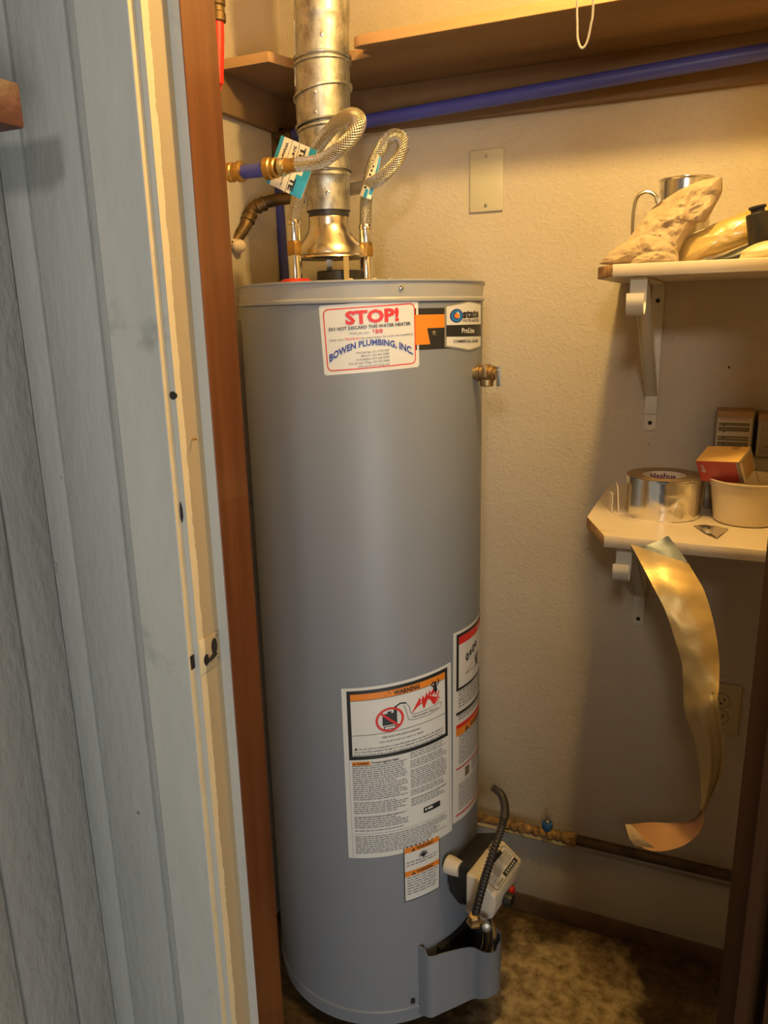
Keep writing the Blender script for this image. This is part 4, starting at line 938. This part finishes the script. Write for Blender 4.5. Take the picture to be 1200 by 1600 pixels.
c = at(1083, 822, 2, L_T); fp = [at(1083, 822, 2, L_T), at(1112, 818, 2, L_T), at(1138, 828, 2, L_T), at(1120, 843, 2, L_T), at(1100, 834, 2, L_T)]
g = []
for i in range(7):
    row = []
    for j in range(5):
        u, v = i/6, j/4; p = (fp[0]*(1-v)+fp[0].lerp(fp[4], 1)*v).lerp(fp[2]*(1-v)+fp[3]*v, u); row.append((p.x, p.y, L_T+.0012+.004*abs(noise.noise(Vector((i*.7, j*.8, 1))))*1.6+.003*sin(u*3)))
    g.append(row)
MB().sheet(g, .0004).build('foil_scrap', M['foil'], label='small torn piece of foil lying in front of the white tub', cat='foil scrap', angle=25)
# white tub
TB = Vector((.050, 1.462, L_T)); th_ = at(1150, 757, 1, 1.40).z-L_T
MB().lathe([(.001, .001), (.050, .001), (.0525, .003), (.0605, th_-.016), (.0615, th_-.013), (.0635, th_-.012), (.0645, th_-.003), (.0675, th_-.002), (.0680, th_), (.0640, th_+.0005), (.062, th_-.004), (.0585, th_-.014), (.050, .005), (.001, .004)], TB, seg=64, cap=False).build('plastic_tub', M['tub'], label='round white plastic tub holding a small red box on the lower shelf', cat='tub')
# red and yellow small box tipped in the tub
def prbox(name, label, cat, M_, dims, mats, faces=None, group=None, bevel=.0008):
    """box with dims at matrix M_ (origin at base centre)"""
    w, d, h = dims; t = thing(name, label, cat, M_.to_translation(), group)
    o = MB().box((-w/2, -d/2, 0), (w/2, d/2, h), M_).build('carton', mats, t, bevel=bevel, seg=1); return t, o
A0 = at(1087, 720, 1, 1.432); B0 = at(1145, 722, 1, 1.402)
ex = (B0-A0); W_b = ex.length; ex.normalize()
rd = ray(1106, 697); cc = Vector((0, 0, CZ)); D0 = cc + rd*((A0-cc).dot(ex)/rd.dot(ex)); en = (D0-A0).normalized()
ed = en.cross(ex)
if ed.z > 0: ed = -ed
# box: origin A0 top-front-left corner; x: ex, down: ed, depth: en
Wb, Hb, Db = W_b+.010, .043, min(.055, (D0-A0).length)
def bx(x, d, h): return A0+ex*x+ed*d+en*h
mbx = MB(); vs = [bx(x, d, h) for h in (0, Db) for x, d in ((0, 0), (Wb, 0), (Wb, Hb), (0, Hb))]
mbx.add(vs, [(0, 1, 2, 3)], 0); mbx.add(vs, [(7, 6, 5, 4), (0, 3, 7, 4), (2, 3, 7, 6)], 2); mbx.add(vs, [(0, 4, 5, 1)], 1); mbx.add(vs, [(1, 5, 6, 2)], 3)
t = thing('small_box', 'small red and yellow carton tipped inside the white tub', 'box', bx(Wb/2, Hb, Db/2))
cart = mbx.build('carton', [M['red_card'], M['yellow_card'], M['white_card'], M['card']], t, smooth=False)
L = Label(1, 1, lambda x, y, l: bx(x, y, 0)-en*(.0002+.0002*l))
L.rect(Wb-.006, .0005, Wb-.001, Hb, TP, 0)
L.rect(Wb-.011, .0005, Wb-.006, Hb, BL, 0) if False else None
for k in range(6): L.rect(.024, .010+.004*k, .036+(k % 3)*.002, .0112+.004*k, PK, 1)
for k in range(3): L.ring(.009+.001*k, .011+.005*k, .0022, .001, WH, 1, 10)
L.rect(.005, .020, .013, .0215, WH, 1)
L.mb.build('printed_text', INK, cart, recalc=False)
L = Label(1, 1, lambda x, y, l: bx(Wb, x, y)+ex*(.0002+.0002*l))
L.rect(0, 0, Hb, .008, TN, 0); L.rect(.0, Db-.006, Hb, Db, TN, 0); L.rect(0, 0, .004, Db, TN, 0)
for k in range(12): L.rect(.006+.0055*k, Db-.0045, .009+.0055*k, Db-.0015, BK, 1)
L.mb.build('printed_edge', INK, cart, recalc=False)
# back row: grey crate-like box, two cartons on top
def carton(name, label, x0, x1, y0, y1, z0, z1, m_, grp=None):
    t = thing(name, label, 'box', ((x0+x1)/2, (y0+y1)/2, z0), grp)
    o = MB().box((x0, y0, z0), (x1, y1, z1)).build('carton', m_, t, bevel=.0012); return t, o
carton('long_box', 'long low grey box lying against the back wall, under two cartons', -.012, .30, 1.600, 1.686, L_T+.0005, 1.2355, M['grey_card'])
t, o = carton('printed_carton', 'grey printed carton with dark rows, left of the two on the long box', -.012, .054, 1.622, 1.684, 1.2365, 1.322, M['grey_card'])
MB().box((-.0125, 1.6215, 1.311), (.0545, 1.6845, 1.3225)).build('lid', M['card'], o, bevel=.001)
L = Label(1, 1, lambda x, y, l: Vector((-.012+x, 1.622-.0002-.0002*l, 1.2365+y)))
L.rect(.003, .003, .063, .072, TN, 0)
for k, (y, h) in enumerate(((.006, .008), (.018, .009), (.029, .004), (.034, .004), (.047, .009), (.058, .006))): L.rect(.005, y, .060, y+h, OL, 1)
for k in range(5): L.rect(.014, .009+.012*k, .017, .012+.012*k, BK, 2)
L.copy(.006, .058, .064, .071, .005, PK); L.mb.build('printed_text', INK, o, recalc=False)
t, o = carton('printed_carton', 'plain grey carton with torn top, right of the two on the long box', .062, .135, 1.622, 1.684, 1.2365, 1.318, M['grey_card'])
MB().box((.0615, 1.6215, 1.306), (.1355, 1.6845, 1.3185)).build('lid', M['card'], o, bevel=.001)
L = Label(1, 1, lambda x, y, l: Vector((.062+x, 1.622-.0002-.0002*l, 1.2365+y)))
L.line([(.004, .004), (.069, .004), (.069, .064), (.004, .064)], .0008, TN, 0, True); L.copy(.014, .06, .044, .054, .006, PK); L.copy(.014, .06, .012, .022, .005, OL); L.mb.build('printed_text', INK, o, recalc=False)
# narrow grey case between roll and tub
MB().box((-.010, -.006, 0), (.010, .006, .068), Matrix.Translation((-.012, 1.538, L_T)) @ Matrix.Rotation(.25, 4, 'Z')).build('slim_case', M['dull_steel'], bevel=.003, label='slim dark grey case standing between the tape roll and the tub', cat='case')

# ================================================================= HANGING FOIL STRIP
left = [(985, 850, 1.258), (1003, 883, 1.238), (1022, 920, 1.21), (1040, 955, 1.195), (1055, 1000, 1.185), (1066, 1040, 1.18), (1068, 1080, 1.18), (1070, 1110, 1.18), (1078, 1135, 1.185), (1088, 1165, 1.19), (1094, 1205, 1.20), (1096, 1240, 1.205), (1094, 1262, 1.21)]
right = [(1075, 880, 1.250), (1086, 898, 1.242), (1101, 925, 1.225), (1113, 965, 1.21), (1121, 1005, 1.195), (1124, 1040, 1.185), (1123, 1075, 1.165), (1122, 1095, 1.15), (1126, 1125, 1.15), (1132, 1160, 1.155), (1131, 1195, 1.165), (1117, 1232, 1.19), (1099, 1268, 1.21)]
def strip_grid(left, right, cols=14, sub=5, bulge=.006, wob=.0025, dent=True):
    Lp = catmull(pts(left), sub); Rp = catmull(pts(right), sub); g = []
    for i, (a, b) in enumerate(zip(Lp, Rp)):
        row = []; u = i/(len(Lp)-1)
        for j in range(cols+1):
            v = j/cols; p = a.lerp(b, v); d = bulge*sin(pi*v) + wob*noise.noise(p*38)
            if dent and .52 < u < .97: d += .008*max(0, 1-abs(v-.50+.35*(u-.7))/.12)*min(1, (u-.52)*8)*(1-(u-.52)/.5) - .004*max(0, 1-abs(v-.85)/.1)
            row.append(p+Vector((.1, -1, .15)).normalized()*d)
        g.append(row)
    return g
fs_ = thing('foil_strip', 'long curling strip of gold-lit foil tape hanging off the lower shelf', 'foil strip', at(1098, 1330, 1, 1.2))
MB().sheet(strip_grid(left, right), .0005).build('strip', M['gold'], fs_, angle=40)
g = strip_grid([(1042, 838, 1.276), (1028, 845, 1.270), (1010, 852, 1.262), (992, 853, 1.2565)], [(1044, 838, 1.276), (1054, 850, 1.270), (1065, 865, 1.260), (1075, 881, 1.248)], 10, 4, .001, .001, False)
MB().sheet(g, .0005).build('folded_tip', M['tip_reflection'], fs_, angle=40)
# curl of backing paper at the bottom
lt = [(1093, 1255, 1.21), (1092, 1270, 1.225), (1074, 1283, 1.245), (1045, 1286, 1.25), (1015, 1285, 1.24), (995, 1287, 1.225), (977, 1288, 1.21)]
rt_ = [(1100, 1262, 1.21), (1100, 1280, 1.215), (1094, 1300, 1.215), (1076, 1317, 1.205), (1050, 1328, 1.195), (1020, 1330, 1.185), (992, 1321, 1.18)]
MB().sheet(strip_grid(lt, rt_, 10, 5, -.012, .001, False), .0005).build('backing_curl', M['backing'], fs_, angle=50)
tl = [(977, 1288, 1.21), (980, 1298, 1.195), (984, 1310, 1.185), (992, 1321, 1.18)]; tr2 = [(985, 1287, 1.207), (996, 1300, 1.19), (1008, 1313, 1.178), (1024, 1325, 1.172)]
MB().sheet(strip_grid(tl, tr2, 5, 4, 0, .003, False), .0006).build('torn_edge', M['paper'], fs_, angle=50)

# ================================================================= BACK WALL FITTINGS
def wallplate(name, label, px, m_, screws):
    a, b, c, d = [at(p[0], p[1], 1, WB) for p in px]; cx_ = (a.x+b.x+c.x+d.x)/4; cz = (a.z+b.z+c.z+d.z)/4; w = (b.x-a.x)/2; h = (a.z-d.z)/2
    t = thing(name, label, 'wall plate' if screws == 2 else 'outlet', (cx_, WB, cz-h))
    MB().box((cx_-w, WB-.0055, cz-h), (cx_+w, WB-.0002, cz+h)).build('plate', m_, t, bevel=.0025, seg=3)
    return t, cx_, cz, w, h
t, x, z, w_, h_ = wallplate('blank_wall_plate', 'almond blank wall plate with two screws on the back wall', ((735, 236), (788, 231), (787, 330), (734, 333)), M['plate'], 2)
for s in (1, -1):
    MB().lathe([(.0042, 0), (.0038, .0012), (.001, .0016)], M=frame((x, WB-.0054, z+s*.0485), (0, -1, 0)), seg=14).box((-.003, -.0004, .0012), (.003, .0004, .0020), frame((x, WB-.0054, z+s*.0485), (0, -1, 0)) @ Matrix.Rotation(.6, 4, 'Z')).build('screw', M['dull_steel'], t)
t, x, z, w_, h_ = wallplate('outlet_plate', 'almond electrical outlet partly hidden by the foil strip', ((1098, 1063), (1160, 1069), (1150, 1149), (1096, 1140)), M['outlet'], 1)
for s in (1, -1):
    f = MB().lathe([(.0175, 0), (.0170, .0012), (.001, .0013)], M=frame((x, WB-.0054, z+s*.0195), (0, -1, 0)), seg=28).build('socket', M['outlet'], t)
    MB().lathe([(.0182, 0), (.0182, .0004)], M=frame((x, WB-.0054, z+s*.0195), (0, -1, 0)), seg=28).build('gap', M['dark_hole'], f)
    hb = MB()
    for dx in (-.0065, .0065): hb.box((x+dx-.0012, WB-.0070, z+s*.0195), (x+dx+.0012, WB-.0066, z+s*.0195+.007))
    hb.lathe([(.0026, 0), (.0026, .0003)], M=frame((x, WB-.0067, z+s*.0195-.006), (0, -1, 0)), seg=12); hb.build('slots', M['dark_hole'], f)
MB().lathe([(.0032, 0), (.003, .001), (.001, .0014)], M=frame((x, WB-.0054, z), (0, -1, 0)), seg=12).build('screw', M['dull_steel'], t)

# iron pipe along the wall with crusted joint
YP = 1.655; a = at(790, 1287, 1, YP); b = at(1135, 1367, 1, YP); d = (b-a).normalized()
gp_ = thing('iron_pipe', 'rusty iron gas pipe running low along the back wall', 'pipe', (a.x, YP, a.z-.02))
MB().tube([a-d*.09, a+d*.165], .0105, 14).build('pipe', M['crust'], gp_)
MB().tube([a+d*.165, b, b+d*.36], .0125, 16).build('pipe', M['rust_pipe'], gp_)
for k in range(9):
    r_ = .0125+.004*random.random(); c = a+d*(.005+.018*k); MB().ball(c+Vector((0, -.001, .001*random.random())), r_, 8, sq=(.8, 1, .95)).build('crust_lump', M['crust'], gp_, angle=70)
MB().lathe([(.0135, -.012), (.0165, -.010), (.0165, .010), (.0135, .012)], M=frame(a+d*.165, d), seg=8).build('union', M['crust'], gp_, angle=20)
c = at(855, 1296, 1, YP); 
vv = MB().lathe([(.010, 0), (.0125, .004), (.0135, .018), (.0125, .020), (.006, .021)], c, seg=20).build('valve_cap', M['blue_handle'], gp_)
MB().lathe([(.006, .020), (.007, .024), (.0035, .028), (.003, .040), (.0015, .042)], c, seg=14).build('stem', M['dull_steel'], vv)

# ================================================================= LAMP AND PULL STRING
lp = thing('ceiling_lamp', 'bare warm bulb in a white holder on the closet ceiling, above the frame', 'lamp', (BULB[0], BULB[1], BULB[2]))
MB().lathe([(.052, CEIL), (.052, CEIL-.02), (.030, CEIL-.035), (.022, CEIL-.075), (.018, CEIL-.078)], (BULB[0], BULB[1], 0), seg=28).build('holder', M['white_metal'], lp)
mE = bpy.data.materials.new('lit_bulb'); mE.use_nodes = True; e_b = mE.node_tree.nodes['Principled BSDF']; e_b.inputs['Emission Color'].default_value = (1, .66, .28, 1); e_b.inputs['Emission Strength'].default_value = 12
bl = MB().lathe([(.013, CEIL-.078), (.015, CEIL-.090), (.026, CEIL-.112), (.030, CEIL-.130), (.026, CEIL-.148), (.012, CEIL-.158), (.001, CEIL-.160)], (BULB[0], BULB[1], 0), seg=24).build('bulb', mE, lp)
closet.location = (BULB[0], BULB[1], CEIL-.130-.045)
sa = at(903, 0, 1, 1.02); sb = at(926, 0, 1, 1.02)
q = [Vector((-.175, 1.02, CEIL-.03)), Vector((sa.x-.001, 1.02, sa.z+.10))] + pts([(902, 0, 1.02), (902, 35, 1.02), (903, 62, 1.02), (909, 75, 1.02), (917, 66, 1.02), (923, 40, 1.02), (927, 0, 1.02)]) + [Vector((sb.x-.004, 1.02, sb.z+.12)), Vector((-.172, 1.022, CEIL-.03))]
MB().tube(catmull(q, 8), .0013, 8).build('pull_string', M['string'], label='white cotton pull string looped down in front of the top shelf', cat='string')
# small nail hole and old hole on the back wall
for (px, py, r_) in ((1139, 574, .0022), (1013, 694, .0012)):
    c = at(px, py, 1, WB-.0003); MB().lathe([(r_, 0), (r_*.9, .0003)], M=frame(c, (0, -1, 0)), seg=10).build('wall_hole', M['dark_hole'], label='tiny dark nail hole in the cream wall ' + ('under the upper white shelf' if px > 1100 else 'below the upper shelf bracket'), cat='hole')
bpy.context.view_layer.update()
